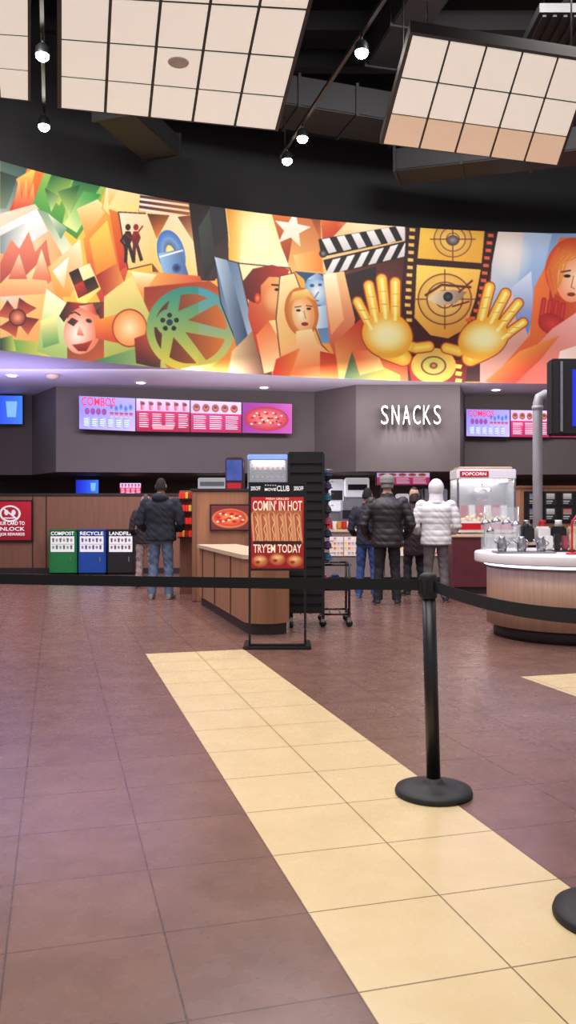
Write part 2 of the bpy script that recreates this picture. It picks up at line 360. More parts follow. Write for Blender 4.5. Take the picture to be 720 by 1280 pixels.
for i in range(13):
    y=286+i*9.4; xl=516-i*.6 if i<11 else 512; xr=613-i*1.5 if i<9 else 600-(i-9)*5
    c.poly([(xl-4,y),(xl+3,y+.4),(xl+3,y+4.6),(xl-4,y+4.2)],(240,190,90)); y2=y+7 if i<12 else y
    c.poly([(xr-3,y2),(xr+4,y2+.4),(xr+4,y2+4.6),(xr-3,y2+4.2)],(226,90,50))
for(cx_,cy_,rr) in((566,300,24),(556,375,34)):
    c.ell(cx_,cy_,rr,rr*.95,(250,225,150),(214,150,70),al=.5)
    for q in(1,.68,.36): c.ell(cx_,cy_,rr*q,rr*q*.95,(120,60,40),None,0,lo=1-.05/q)
    c.line([(cx_-rr-4,cy_),(cx_+rr+4,cy_)],1.3,(110,50,40)); c.line([(cx_,max(cy_-rr-3,284)),(cx_,cy_+rr+3)],1.3,(110,50,40))
c.ell(566,301,8,6,(150,150,160),(90,60,50))
p([(534,375),(548,365),(566,363),(584,366),(570,380),(550,383)],(238,214,180),(140,110,90),0); c.ell(560,372,6,6,(60,80,90),BK); c.line([(532,370),(552,357),(588,360)],3,(90,40,30)); c.line([(574,366),(590,352)],2.4,DR); c.line([(566,384),(586,378)],2,DR)
p([(508,446),(586,452),(580,484),(516,484)],(190,40,26),DR,0); c.ell(542,458,28,22,(170,180,90),(240,180,70)); c.ell(542,458,16,12,(120,60,40),None,0,lo=.85); c.ell(542,458,5,4,O,BR)
for k in range(3):
    c.poly([(570,456+k*9),(578,457+k*9),(576,462+k*9),(569,461+k*9)],Yl)
def hand(fs,palm,thumb,wr):
    for w_,c1_,c2_ in((3,(170,70,24),None),(0,(255,228,90),(246,166,40))):
        for (a,b,ww) in fs: c.line([a,((a[0]+b[0])/2,(a[1]+b[1])/2-1),b],ww+w_,c1_,c2_)
        c.line(thumb,12+w_,c1_,c2_); c.line(wr,20+w_,c1_,c2_)
        c.ell(palm[0],palm[1],palm[2]+w_/2,palm[3]+w_/2,c1_,c2_,palm[4])
    for (a,b,ww) in fs: c.line([a,b],ww*.4,(255,240,150),(254,222,100)) 
    c.glow(palm[0],palm[1],palm[2]*.9,palm[3]*.8,(255,250,190),.9)
    for (a,b,ww) in fs:
        for q in(.35,.68):
            x,y=a[0]+(b[0]-a[0])*q,a[1]+(b[1]-a[1])*q; c.line([(x-ww/3,y),(x+ww/3,y)],.8,(214,140,40))
hand([((464,412),(447,378),11),((470,402),(461,358),12),((482,398),(477,350),12.5),((494,400),(494,354),12)],(484,420,32,28,25),[(498,430),(520,436),(536,434)],[(482,440),(504,448)])
hand([((622,414),(648,380),11),((614,404),(632,368),12),((602,400),(612,360),12),((628,424),(654,404),10)],(604,424,32,25,-25),[(592,434),(574,440),(558,436)],[(606,440),(588,448)])
p([(830,296),(700,298),(668,360),(662,420),(610,480),(830,484)],(240,120,50),(196,40,30),40)
p([(690,330),(720,300),(760,310),(770,400),(720,440),(684,400)],(190,40,26),(250,150,60),0)
c.ell(712,336,30,38,(250,170,60),(214,70,34),15); c.ell(716,350,20,29,(255,226,190),(244,150,104),8,off=(4,0))
for k in range(5): c.line([(692+k*2,372-k*4),(684+k*6,340-k*3),(698+k*7,312+k*2)],2.2,(200,60+k*14,30),(250,170,70))
c.ell(709,346,4.5,2,BK); c.line([(702,341),(713,339)],1.8,BR); c.line([(717,346),(714,360),(718,362)],1.3,(214,90,60)); c.ell(714,369,5,2.4,R,DR)
for k in range(4): c.line([(676+k*8,402+k*3),(680+k*8,376+k*2)],6.5,(214,60,50),(170,30,30))
c.ell(690,406,18,13,(220,60,50),(170,30,30),20)
p([(690,412),(720,392),(790,400),(790,484),(612,484),(640,466)],(252,200,190),(214,70,50),120)
p([(606,478),(650,440),(700,420),(676,450),(640,484)],(245,150,60),R,60)
p([(700,440),(760,420),(800,484),(690,484)],(250,225,210),(240,150,120),60)
MUR=c
# ------------------------------------------------------------ ROOM SHELL
ZB=3.9; ZT=6.95
fx=np.array([0,125,290,400,490,600,720]); fv=np.array([201,189,174,168,164,161.5,160.5])
cf=np.polyfit(fx,F*(ZB-CH)/fv,2)
def DP(px):
    return np.polyval(cf,px)
ncol=1320; nrow=420
img=MUR.out(2); ih,iw,_=img.shape
px=np.linspace(-85,820,ncol); D=DP(px); zz=np.linspace(ZT,ZB,nrow)
PX=np.broadcast_to(px,(nrow,ncol)); PY=HY-F*(zz[:,None]-CH)/D[None,:]
fxi=np.clip((PX+90)*1.5-.5,0,iw-1.01); fyi=np.clip((PY-190)*1.5-.5,0,ih-1.01)
x0=fxi.astype(int); y0=fyi.astype(int); tx=(fxi-x0)[...,None]; ty=(fyi-y0)[...,None]
COL=(img[y0,x0]*(1-tx)+img[y0,x0+1]*tx)*(1-ty)+(img[y0+1,x0]*(1-tx)+img[y0+1,x0+1]*tx)*ty
COL=COL*.95+COL.mean(-1,keepdims=True)*.05
pos=np.stack([np.broadcast_to((px-360)/F*D,(nrow,ncol)),np.broadcast_to(D,(nrow,ncol)),np.broadcast_to(zz[:,None],(nrow,ncol))],-1)
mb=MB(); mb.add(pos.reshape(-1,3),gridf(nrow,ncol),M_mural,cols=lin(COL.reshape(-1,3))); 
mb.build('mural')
pxs=np.linspace(-140,860,60); Ds=DP(pxs); cur=[((q-360)/F*d,d+.02) for q,d in zip(pxs,Ds)]
mgray=mat('wall_paint_taupe',(84,74,74),.7,noise=.05,nscale=3,bump=.02)
mdark=mat('ceiling_black_paint',(12,11,14),.8,noise=.2,nscale=2)
msof=mat('soffit_paint',(196,190,200),.6,noise=.04,nscale=2)
mb=MB()
n=len(cur)
mb.add([(x,y,ZT) for x,y in cur]+[(x,y,10) for x,y in cur],[[i,i+1,n+i+1,n+i] for i in range(n-1)],mdark)
mb.add([(x,y,ZB) for x,y in cur]+[(x,y,ZT) for x,y in cur],[[i,i+1,n+i+1,n+i] for i in range(n-1)],mgray)
mb.build('wall_fascia')
mb=MB(); back=[(x*1.25,22.5) for x,y in cur]
mb.add([(x,y-.02,ZB) for x,y in cur]+[(x,y,ZB) for x,y in back],[[i,n+i,n+i+1,i+1] for i in range(n-1)],msof)
mb.build('ceiling_soffit')
fm=bpy.data.materials.new('floor_tile'); fm.use_nodes=True; nt=fm.node_tree; b=nt.nodes['Principled BSDF']; L=nt.links.new
def N(t): return nt.nodes.new(t)
TS=.465; tc=N('ShaderNodeTexCoord'); mp=N('ShaderNodeMapping'); mp.inputs['Scale'].default_value=(1/TS,1/TS,1); mp.inputs['Rotation'].default_value=(0,0,-math.radians(15.58)); mp.inputs['Location'].default_value=(-.7875/TS,-2.582/TS,0)
L(tc.outputs['Object'],mp.inputs[0])
br=N('ShaderNodeTexBrick'); br.offset=0; br.squash=1
for k,v in(('Scale',1),('Brick Width',1),('Row Height',1),('Mortar Size',.007),('Mortar Smooth',.1)): br.inputs[k].default_value=v
br.inputs['Color1'].default_value=(0,0,0,1); br.inputs['Color2'].default_value=(1,1,1,1); br.inputs['Mortar'].default_value=(.5,.5,.5,1)
L(mp.outputs[0],br.inputs['Vector'])
sx=N('ShaderNodeSeparateXYZ'); L(mp.outputs[0],sx.inputs[0])
def MTH(op,a,bv=None,c_=None):
    q=N('ShaderNodeMath'); q.operation=op
    for i,x in enumerate((a,bv,c_)):
        if x is None: continue
        if isinstance(x,(int,float)): q.inputs[i].default_value=x
        else: L(x,q.inputs[i])
    return q.outputs[0]
def rng(o,a,b_): return MTH('MULTIPLY',MTH('GREATER_THAN',o,a),MTH('LESS_THAN',o,b_))
s1=MTH('MULTIPLY',rng(sx.outputs[0],0,2),rng(sx.outputs[1],-14,11)); s2=MTH('MULTIPLY',rng(sx.outputs[0],5.9,7.9),rng(sx.outputs[1],-14,7))
st=MTH('ADD',s1,s2)
nz=N('ShaderNodeTexNoise'); nz.inputs['Scale'].default_value=3.5; nz.inputs['Detail'].default_value=8; nz.inputs['Roughness'].default_value=.65; L(tc.outputs['Object'],nz.inputs['Vector'])
def MX(f,a,b_,t='MIX'):
    q=N('ShaderNodeMixRGB'); q.blend_type=t
    for i,x in enumerate((f,a,b_)):
        if isinstance(x,(int,float)): q.inputs[i].default_value=x
        elif isinstance(x,tuple): q.inputs[i].default_value=x
        else: L(x,q.inputs[i])
    return q.outputs[0]
def C4(c): return tuple(lin(c))+(1,)
mr=N('ShaderNodeMapRange'); mr.inputs[1].default_value=.25; mr.inputs[2].default_value=.75; L(nz.outputs['Fac'],mr.inputs[0])
dark=MX(mr.outputs[0],C4((100,72,63)),C4((126,93,80)))
dark=MX(MTH('MULTIPLY',br.outputs['Color'],.22),dark,C4((92,66,62)))
tan=MX(mr.outputs[0],C4((208,184,138)),C4((217,194,150)))
dk=MX(br.outputs['Fac'],dark,C4((74,54,52))); tn=MX(br.outputs['Fac'],tan,C4((130,106,78)))
fc=MX(st,dk,tn); L(fc,b.inputs['Base Color'])
nz2=N('ShaderNodeTexNoise'); nz2.inputs['Scale'].default_value=9; L(tc.outputs['Object'],nz2.inputs['Vector'])
rr=N('ShaderNodeMapRange'); rr.inputs[3].default_value=.2; rr.inputs[4].default_value=.34; L(nz2.outputs['Fac'],rr.inputs[0]); L(rr.outputs[0],b.inputs['Roughness'])
bp=N('ShaderNodeBump'); bp.inputs['Strength'].default_value=.2; bp.inputs['Distance'].default_value=.003; L(MTH('SUBTRACT',MTH('MULTIPLY',nz.outputs['Fac'],.08),br.outputs['Fac']),bp.inputs['Height']); L(bp.outputs[0],b.inputs['Normal'])
mb=MB(); mb.quad((-16,-4,0),(16,-4,0),(16,24,0),(-16,24,0),fm); mb.build('floor')
mb=MB(); mb.quad((-16,-4,10),(-16,24,10),(16,24,10),(16,-4,10),mdark); mb.build('ceiling')
def W2(px,Y): return ((px-360)/F*Y,Y)
poly=[W2(-140,18.6),W2(40,18.6),W2(70,17.2),W2(393,18.0),W2(445,17.0),W2(575,17.0),W2(581,18.6),W2(900,18.0)]
mb=MB(); n=len(poly)
mb.add([(x,y,2.13) for x,y in poly]+[(x,y,ZB) for x,y in poly],[[i,i+1,n+i+1,n+i] for i in range(n-1)],mgray)
bk=[(x,22.4) for x,y in poly]
mb.add([(x,y,2.13) for x,y in poly]+[(x,y,2.13) for x,y in bk],[[i,n+i,n+i+1,i+1] for i in range(n-1)],mgray)
mb.build('wall_menu_bulkhead')
mkit=mat('wall_kitchen_paint',(74,56,52),.7,noise=.1,nscale=2)
mb=MB(); mb.quad((-16,22.4,0),(16,22.4,0),(16,22.4,ZB),(-16,22.4,ZB),mkit); mb.build('wall_back')
mb=MB()
xa,_=W2(-160,17.6); xb,_=W2(236,17.6)
mb.box(((xa+xb)/2,17.7,.83),(xb-xa,.2,1.65),woodd); mb.box(((xa+xb)/2,17.7,1.67),(xb-xa+.04,.26,.05),plinth); mb.box(((xa+xb)/2,17.59,.06),(xb-xa,.03,.12),plinth)
for q in(-60,41,58,): 
    x,_=W2(q,17.6); mb.box((x,17.595,.85),(.02,.02,1.6),plinth)
mb.build('wall_low_wood')
# ------------------------------------------------------------ ceiling clouds
mpan=mat('ceiling_panel_white_glow',(240,232,218),.8,emit=.55,ecol=(244,234,218),noise=.03,nscale=2)  # emission put into the panel colour stands in for light falling on it
mpan2=mat('ceiling_panel_warm_glow',(240,208,176),.8,emit=.42,noise=.04,nscale=2)  # warmer last row, with the same glow put into its colour
mfr=mat('panel_frame',(44,34,30),.6,noise=.1)
def HP(px,py,z): 
    Y=F*(z-CH)/(HY-py); return np.array([(px-360)/F*Y,Y,z])
def cloud(corners,nc,nr,m,zz=6.8,near=0,m2=None):
    tl,tr,br_,bl=[HP(a,b_,zz) for a,b_ in corners]
    mb=MB(); up=np.array([0,0,.10])
    f=lambda u,v:(tl*(1-u)+tr*u)*(1-v)+(bl*(1-u)+br_*u)*v
    q=[f(-.012,-.012),f(1.012,-.012),f(1.012,1.012),f(-.012,1.012)]; mb.add([x for x in q]+[x+up*1.3 for x in q],[[0,1,2,3],[4,7,6,5],[0,4,5,1],[1,5,6,2],[2,6,7,3],[3,7,4,0]],mfr)
    g=.034
    for i in range(nc):
        for j in range(nr):
            a=f((i+g)/nc,(j+g)/nr); b1=f((i+1-g)/nc,(j+g)/nr); c1=f((i+1-g)/nc,(j+1-g)/nr); d1=f((i+g)/nc,(j+1-g)/nr)
            lo=np.array([0,0,.018]); mm=m2 if(m2 and j==nr-1) else m
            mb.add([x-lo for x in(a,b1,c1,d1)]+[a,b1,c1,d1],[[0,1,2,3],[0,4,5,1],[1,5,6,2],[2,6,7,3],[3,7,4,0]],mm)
    for u in(.1,.9):
        for v in(.1,.9):
            s_=f(u,v); mb.tube([s_+up,(s_[0],s_[1],9.98)],.012,black,6)
    return mb
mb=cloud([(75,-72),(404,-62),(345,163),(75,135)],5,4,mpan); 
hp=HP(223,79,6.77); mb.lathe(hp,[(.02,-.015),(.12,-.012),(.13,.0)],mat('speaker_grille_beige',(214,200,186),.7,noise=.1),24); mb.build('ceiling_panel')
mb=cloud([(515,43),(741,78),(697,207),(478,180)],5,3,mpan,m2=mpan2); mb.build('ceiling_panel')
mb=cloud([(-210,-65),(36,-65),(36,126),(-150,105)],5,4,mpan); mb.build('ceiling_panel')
mduct=mat('duct_dark',(17,15,18),.6,noise=.2,nscale=2); mtruss=mat('truss_dark',(19,17,20),.6,noise=.1)
def duct(a,b_,w,h,m=mduct):
    a=Vector(a);b_=Vector(b_); d=b_-a; mb=MB(); rz=math.atan2(d.y,d.x); mb.box((a+b_)/2,(d.length,w,h),m,rz=rz,bev=.02)
    k=int(d.length/1.0)
    for i in range(k+1):
        c_=a+d*(i/max(k,1)); mb.box(c_,(.05,w+.06,h+.06),m,rz=rz)
    for i in(.15,.85):
        c_=a+d*i; mb.tube([c_,(c_.x,c_.y,9.98)],.015,black,6)
    return mb
duct((-2.9,13.3,8.3),(3.0,15.2,8.3),.9,.5).build('ventilation_duct')
duct((2.0,15.2,7.6),(6.5,13.9,7.6),.7,.4).build('ventilation_duct')
duct((-8,12.0,8.4),(-2,9.4,8.4),.8,.5).build('ventilation_duct')
duct((1.6,14.0,9.0),(3.0,8.2,9.0),.6,.45).build('ventilation_duct')
duct((-2.2,14.4,7.6),(-2.7,12.9,7.6),.7,.35).build('ventilation_duct')
mb=MB()
for i in range(7):
    y=8.2+i*1.15; mb.box((0,y,9.5),(22,.12,.35),mtruss); mb.box((0,y,9.33),(22,.24,.03),mtruss)
mb.build('ceiling_joists')
mb=MB()
for x,z in((-5.5,8.7),(-1.0,8.7),(3.4,8.3),(5.2,8.8)):
    mb.tube([(x+1.6,7,z),(x-.3,14.2,z)],.05,mtruss,10)
mb.build('ceiling_pipes')
mb=MB(); q=P(706,38,11.5); mb.box(q,(1.0,1.0,.12),mtruss)
for i in range(7): mb.box((q.x-.42+i*.14,q.y,q.z-.07),(.05,.9,.04),mduct)
mb.tube([q,(q.x,q.y,9.98)],.02,black,8); mb.build('air_vent_grille')
mlamp=mat('lamp_glow',(255,250,240),.4,emit=60)
def tracks(a,b_,heads):
    mb=MB(); a=Vector(a);b_=Vector(b_); d=b_-a; rz=math.atan2(d.y,d.x); mb.box((a+b_)/2+Vector((0,0,.22)),(d.length,.05,.05),black,rz=rz)
    for t in(.05,.95):
        q=a+d*t; mb.tube([q+Vector((0,0,.24)),(q.x,q.y,9.98)],.012,black,6)
    for h in heads:
        h=Vector(h); mb.tube([h+Vector((0,0,.2)),h+Vector((0,.02,.1))],.015,black,8)
        mb.lathe(h,[(.05,.12),(.085,.08),(.095,-.0),(.1,-.02),(.085,-.02),(.08,-.01)],black,20)
        mb.ell(h+Vector((0,0,-.03)),(.085,.085,.07),mlamp,16,8)
    mb.build('track_light')
    for h in heads:
        l=bpy.data.lights.new('track_bulb','SPOT'); l.energy=300; l.spot_size=math.radians(80); l.spot_blend=.7; l.shadow_soft_size=.08; l.color=(1,.96,.92)
        o=bpy.data.objects.new('track_bulb',l); o.location=Vector(h)+Vector((0,0,-.14)); sc.collection.objects.link(o)
h=[HP(452,64,7.3),HP(378,172,7.3),HP(359,200,7.3)]; tracks(h[0]+(h[0]-h[2])*.5,h[2]+(h[2]-h[0])*.12,h)
h=[HP(53,68,7.3),HP(55,157,7.3)]; tracks(h[0]+(h[0]-h[1])*.9,h[1]+(h[1]-h[0])*.2,h)
mdl=mat('downlight_lens',(255,245,235),.4,emit=8)
for a,b_ in((176,479),(330,485),(455,487),(620,488),(15,470)):
    q=HP(a,b_,ZB); mb=MB(); mb.lathe((q[0],q[1],ZB-.012),[(.12,.0),(.13,.01)],white,24); mb.lathe((q[0],q[1],ZB-.016),[(.08,-.002),(.085,.002)],mdl,24); mb.build('recessed_downlight')
q=HP(66,469,ZB); mb=MB(); mb.lathe((q[0],q[1],ZB),[(.05,-.1),(.13,-.06),(.13,0)],mat('detector_beige',(150,130,120),.5,noise=.05),20); mb.build('smoke_detector')
# ------------------------------------------------------------ menu screens
def menu(kind):
    k=CV(0,0,70,40,4,(225,120,190))
    def lines(x,y,w,n,cc,g=2.4):
        for i in range(n): k.poly([(x,y+i*g),(x+w*random.uniform(.6,1),y+i*g),(x+w,y+i*g+1),(x,y+i*g+1)],cc)
    if kind==0:
        k.poly([(0,0),(70,0),(70,40),(0,40)],(130,120,225),(205,180,240),60)
        for i in range(5): k.ell(40+i*6,11+(i%2)*2,3,5,(60,70,190),(150,170,250)); k.poly([(38+i*6,18),(43+i*6,18),(42+i*6,24),(39+i*6,24)],(160,40,90),(220,200,230))
        for i in range(6): k.poly([(5+i*10,25),(13+i*10,25),(13+i*10,37),(5+i*10,37)],(130,150,230),(180,190,245),0); lines(6+i*10,27,6,4,(240,240,255))
        for i in range(4): k.ell(10+i*7,18,3,4,(200,50,100),(110,70,190))
    if kind==1:
        k.poly([(0,0),(70,0),(70,40),(0,40)],(220,40,110),(170,16,70),90); k.poly([(0,0),(70,0),(70,15),(0,15)],(205,190,240),(235,170,215),90)
        for i in range(6):
            k.poly([(5+i*11,3),(12+i*11,3),(11+i*11,14),(6+i*11,14)],(190,50,80),(230,200,230),0); k.ell(8.5+i*11,6,3,2,(120,40,50))
        for i in range(4): lines(4+i*17,18,13,7,(255,220,240),2.6)
        k.poly([(20,32),(50,32),(48,37),(22,37)],(240,150,170))
    if kind==2:
        k.poly([(0,0),(70,0),(70,40),(0,40)],(225,60,130),(180,24,90),90); k.poly([(0,0),(70,0),(70,16),(0,16)],(205,180,235),(235,200,225),0)
        for i in range(5): k.ell(8+i*13,9,5,5,(230,170,110),(160,50,60)); k.ell(8+i*13,8,2.5,2,(120,50,40))
        for i in range(3): lines(4+i*22,19,18,7,(255,230,245),2.6)
    if kind==3:
        k.poly([(0,0),(70,0),(70,40),(0,40)],(150,50,150),(200,80,175),0); k.ell(34,21,31,16,(235,150,120),(180,40,70)); k.ell(34,20,27,13,(245,160,130),(200,60,80))
        for i in range(11): k.ell(14+i*4.0,20+7*math.sin(i*2.1),3.0,1.8,(160,20,50),(220,60,80))
        for i in range(12): k.ell(13+i*3.8,20+8*math.cos(i*1.9),1.8,1.0,(255,225,215))
        for i in range(6): k.ell(18+i*6,21+5*math.cos(i*2.7),1.4,1.1,(70,50,70))
    if kind==4:
        k.poly([(0,0),(70,0),(70,40),(0,40)],(20,30,190),(50,120,245),0); k.poly([(45,8),(62,8),(60,30),(47,30)],(120,170,255))
    return k.out(2)
mscf=mat('screen_bezel',(12,12,14),.3,noise=.05)
def screen(name,quad,Ys,kind,tilt=.06,texts=None):
    tl,tr,br_,bl=[P(a,b_,y) for (a,b_),y in zip(quad,(Ys[0]-tilt,Ys[1]-tilt,Ys[1],Ys[0]))]
    mb=MB(); n=(tr-tl).cross(bl-tl).normalized()
    if n.y>0: n=-n
    th=-n*.07; e=.012
    cc=(tl+tr+br_+bl)/4; o=[cc+(q-cc)*(1+e*2) for q in(tl,tr,br_,bl)]
    mb.add([q-n*.004 for q in o]+[q+th for q in o],[[0,1,2,3],[4,7,6,5],[0,4,5,1],[1,5,6,2],[2,6,7,3],[3,7,4,0]],mscf)
    mb.box(cc+th*1.3,(.3,.08,.3),black)
    mb.raster(menu(kind),tl+n*.002,tr+n*.002,br_+n*.002,bl+n*.002,M_screen)
    if texts:
        for (t,u,v,w,h_,m) in texts:
            c_=tl+(tr-tl)*u+(bl-tl)*v+n*.006; mb.text(t,c_,tr-tl,tl-bl,(tr-tl).length*w,(bl-tl).length*h_,m,ext=.002)
    return mb.build(name)
def wd(px,a=(70,17.2),b_=(393,18.0)):
    xa,ya=W2(*a); xb,yb=W2(*b_); k=(px-360)/F; t=(k*ya-xa)/((xb-xa)-k*(yb-ya)); return ya+(yb-ya)*t-.22
qs=[((99,496),(169,499),(169,540),(99,537)),((170.5,499),(237,501.5),(237,541),(170.5,540)),((238.5,501.5),(301.5,504),(301.5,542),(238.5,541)),((303,504),(365,506),(365,543),(303,542))]
for i,q in enumerate(qs):
    screen('menu_screen',q,(wd(q[0][0]),wd(q[1][0])),i,texts=[('COMBOS',.34,.15,.6,.26,pinkt)] if i==0 else None)
for i,q in enumerate([((583,512.5),(637,513.5),(637,547),(583,546)),((638.5,513.5),(687,514.5),(687,547.5),(638.5,547)),((688.5,514.5),(742,515.5),(742,548),(688.5,547.5))]):
    screen('menu_screen',q,(18.3,18.2),[0,2,1][i],texts=[('COMBOS',.34,.15,.6,.24,pinkt)] if i==0 else None)
screen('wall_screen',((-30,495),(28,496),(28,531),(-30,531)),(18.3,18.3),4)
mlet=mat('sign_letter',(250,244,230),.3,emit=.85,noise=.02); msid=mat('sign_letter_side',(70,60,58),.4,metal=.6)
mb=MB()
xs=[480.5,494,507.5,520.5,533,546]; 
for ch,x in zip('SNACKS',xs):
    q=P(x,520,16.86); mb.text(ch,q,(1,0,0),(0,0,1),.155,.39,msid,ext=.1,off=-.01); mb.text(ch,q+Vector((0,-.055,0)),(1,0,0),(0,0,1),.145,.38,mlet,ext=.01,off=-.01)
    mb.tube([q+Vector((0,.02,.05)),q+Vector((0,.13,.05))],.012,black,6)
mb.build('snacks_sign')
for x in(505,522):
    l=bpy.data.lights.new('sign_lamp','SPOT'); l.energy=60; l.spot_size=1.0; l.shadow_soft_size=.02
    o=bpy.data.objects.new('sign_lamp',l); q=P(x,488,16.3); q.z=3.8; o.location=q; o.rotation_euler=(math.radians(28),0,0); sc.collection.objects.link(o)
# ------------------------------------------------------------ posters & bins left
k=CV(0,0,60,70,4,(170,20,40)); k.poly([(0,0),(60,0),(60,70),(0,70)],(190,24,44),(150,14,34),90)
k.ell(30,22,15,15,W); k.ell(30,22,12,12,(170,20,40)); k.ell(25,20,3,5,W); k.ell(35,20,3,5,W); k.line([(22,30),(38,30)],2,W); k.line([(20,12),(40,32)],2.5,W)
tl,tr,br_,bl=P(-14,628,17.5),P(39,628,17.5),P(39,676,17.5),P(-14,676,17.5)
mb=MB(); cc=(tl+br_)/2; mb.box(cc+Vector((0,.04,0)),(tr.x-tl.x+.06,.05,tl.z-bl.z+.06),black,bev=.008); mb.raster(k.out(2),tl,tr,br_,bl,M_print)
for i,t in enumerate(('YOUR CARD TO','UNLOCK','MAJOR REWARDS')): mb.text(t,cc+Vector((.0,-.006,-.05-.12*i)),(1,0,0),(0,0,1),.62,.08,whitet)
mb.build('wall_poster')
mg=mat('bin_green',(28,120,58),.4,noise=.05); mbl=mat('bin_blue',(26,70,150),.4,noise=.05); mbk=mat('bin_black',(26,24,26),.4,noise=.05)
def tbin(px0,px1,m,txt,ic):
    Yd=17.1; x0,x1=(px0-360)/F*Yd,(px1-360)/F*Yd; w=x1-x0; xc=(x0+x1)/2; mb=MB()
    mb.box((xc,Yd+.22,.47),(w,.42,.88),m,bev=.02); mb.box((xc,Yd+.22,.02),(w*.94,.38,.06),black); mb.box((xc,Yd+.22,.925),(w-.005,.44,.03),m,bev=.008)
    mb.box((xc,Yd+.006,.74),(w*.72,.012,.17),black)
    mb.box((xc,Yd,.33),(w*.86,.012,.56),m,bev=.004); mb.box((xc+w*.3,Yd-.014,.33),(.02,.02,.1),steel)
    k=CV(0,0,60,40,3,(236,236,232))
    for i in range(6):
        for j in range(2): k.ell(7+i*9,10+j*18,3.5,5,ic,(200,200,200)) if (i+j)%2 else k.poly([(4+i*9,5+j*18),(10+i*9,5+j*18),(9+i*9,15+j*18),(5+i*9,15+j*18)],(150,70,60),ic)
    k.line([(2,20),(58,20)],1,(150,150,150))
    z1,z2=.80,.48; mb.raster(k.out(2),(x0+.04,Yd-.013,z1),(x1-.04,Yd-.013,z1),(x1-.04,Yd-.013,z2),(x0+.04,Yd-.013,z2),M_print)
    mb.text(txt,(xc,Yd-.008,.86),(1,0,0),(0,0,1),w*.84,.075,whitet); mb.build('recycling_bin')
tbin(61,95.5,mg,'COMPOST',(50,140,70)); tbin(97.5,132,mbl,'RECYCLE',(30,80,170)); tbin(134,168,mbk,'LANDFILL',(60,60,60))
for (a,b_,c1_,d_,kd) in((95,601,123,619,4),(150,605,176,620,1)):
    q0,q1=P(a,b_,19.2),P(c1_,d_,19.2); mb=MB(); cc=(q0+q1)/2; mb.box(cc+Vector((0,.03,0)),(q1.x-q0.x+.03,.05,q0.z-q1.z+.03),mscf,bev=.006)
    mb.raster(menu(kd),q0,(q1.x,q0.y,q0.z),q1,(q0.x,q0.y,q1.z),M_screen); mb.tube([(cc.x,19.3,0),(cc.x,19.3,cc.z)],.035,black); mb.lathe((cc.x,19.3,0),[(.2,0),(.2,.02),(.05,.04)],black); mb.build('counter_monitor')
# ------------------------------------------------------------ concession counter (left)
dv=Vector((-.2686,.9632,0)); pv=Vector((.9632,.2686,0))
A=Vector((-.417,8.72,0)); CW=.5
def L2(s_,t,z=0): q=A+dv*s_+pv*t; return Vector((q.x,q.y,z))
def stad(t0,t1,s1,off=0):
    r=(t1-t0)/2+off; cx_=(t0+t1)/2
    pts=[]
    for i in range(17):
        a=math.pi+math.pi*i/16; pts.append(L2(.22+r*.95*math.sin(a)+0,cx_+r*math.cos(a)))
    return [L2(s1,t0-off)]+pts+[L2(s1,t1+off)]
mb=MB()
mb.prism([(q.x,q.y) for q in stad(0,CW,3.1,-.03)],0,.12,plinth)
mb.prism([(q.x,q.y) for q in stad(0,CW,3.1)],.12,.8,wood)
mb.prism([(q.x,q.y) for q in stad(0,CW,3.1,.03)],.8,.845,toptan)
for s_ in(.9,1.9,2.8): q=L2(s_,-.004,.46); mb.box(q,(.012,.012,.66),plinth,rz=math.radians(15.6))
mb.build('concession_counter')
mb=MB(); Yc=12.05
xa,xb=(240-360)/F*Yc,(312-360)/F*Yc
mb.box(((xa+xb)/2,Yc+.3,.8),(xb-xa,.6,1.6),woodf,bev=.01); mb.box(((xa+xb)/2,Yc+.3,1.62),(xb-xa+.06,.66,.04),plinth,bev=.008)
mb.box((xa+.035,Yc-.01,.8),(.05,.03,1.56),woodd); mb.box((xb-.035,Yc-.01,.8),(.05,.03,1.56),woodd)
k=CV(0,0,46,30,4,(110,40,40)); k.ell(23,16,22,12,(236,180,110),(190,110,60)); k.ell(23,15.5,19,10,(240,170,80),(200,50,40))
for i in range(10): k.ell(9+i*3.2,15+5*math.sin(i*2.3),3,1.8,(160,20,24),(200,50,40)); k.ell(8+i*3.4,15+5*math.cos(i*2.9),1.6,1,(250,236,200))
tl,br_=P(264,633,Yc-.06),P(311,663,Yc-.06)
mb.box((tl+br_)/2+Vector((0,.03,0)),(br_.x-tl.x+.04,.04,tl.z-br_.z+.04),black); mb.raster(k.out(2),tl,(br_.x,tl.y,tl.z),br_,(tl.x,tl.y,br_.z),M_print)
mb.build('counter_back_cabinet')
mb=MB(); x0=(232-360)/F*13.1
mred=mat('red_display_lit',(200,40,30),.4,emit=.5,noise=.3,nscale=25)
mb.box((x0,13.4,.82),(.2,.5,1.64),woodd)
for i,z in enumerate((.9,1.1,1.3,1.5)):
    mb.box((x0,13.08,z),(.22,.16,.02),black)
    for j in range(4): mb.box((x0-.075+j*.05,13.06,z+.06),(.04,.09,.1),[mred,mat('candy_yellow',(230,190,60),.4,noise=.1),redp,mred][(i+j)%4],bev=.006)
mb.build('candy_shelf')
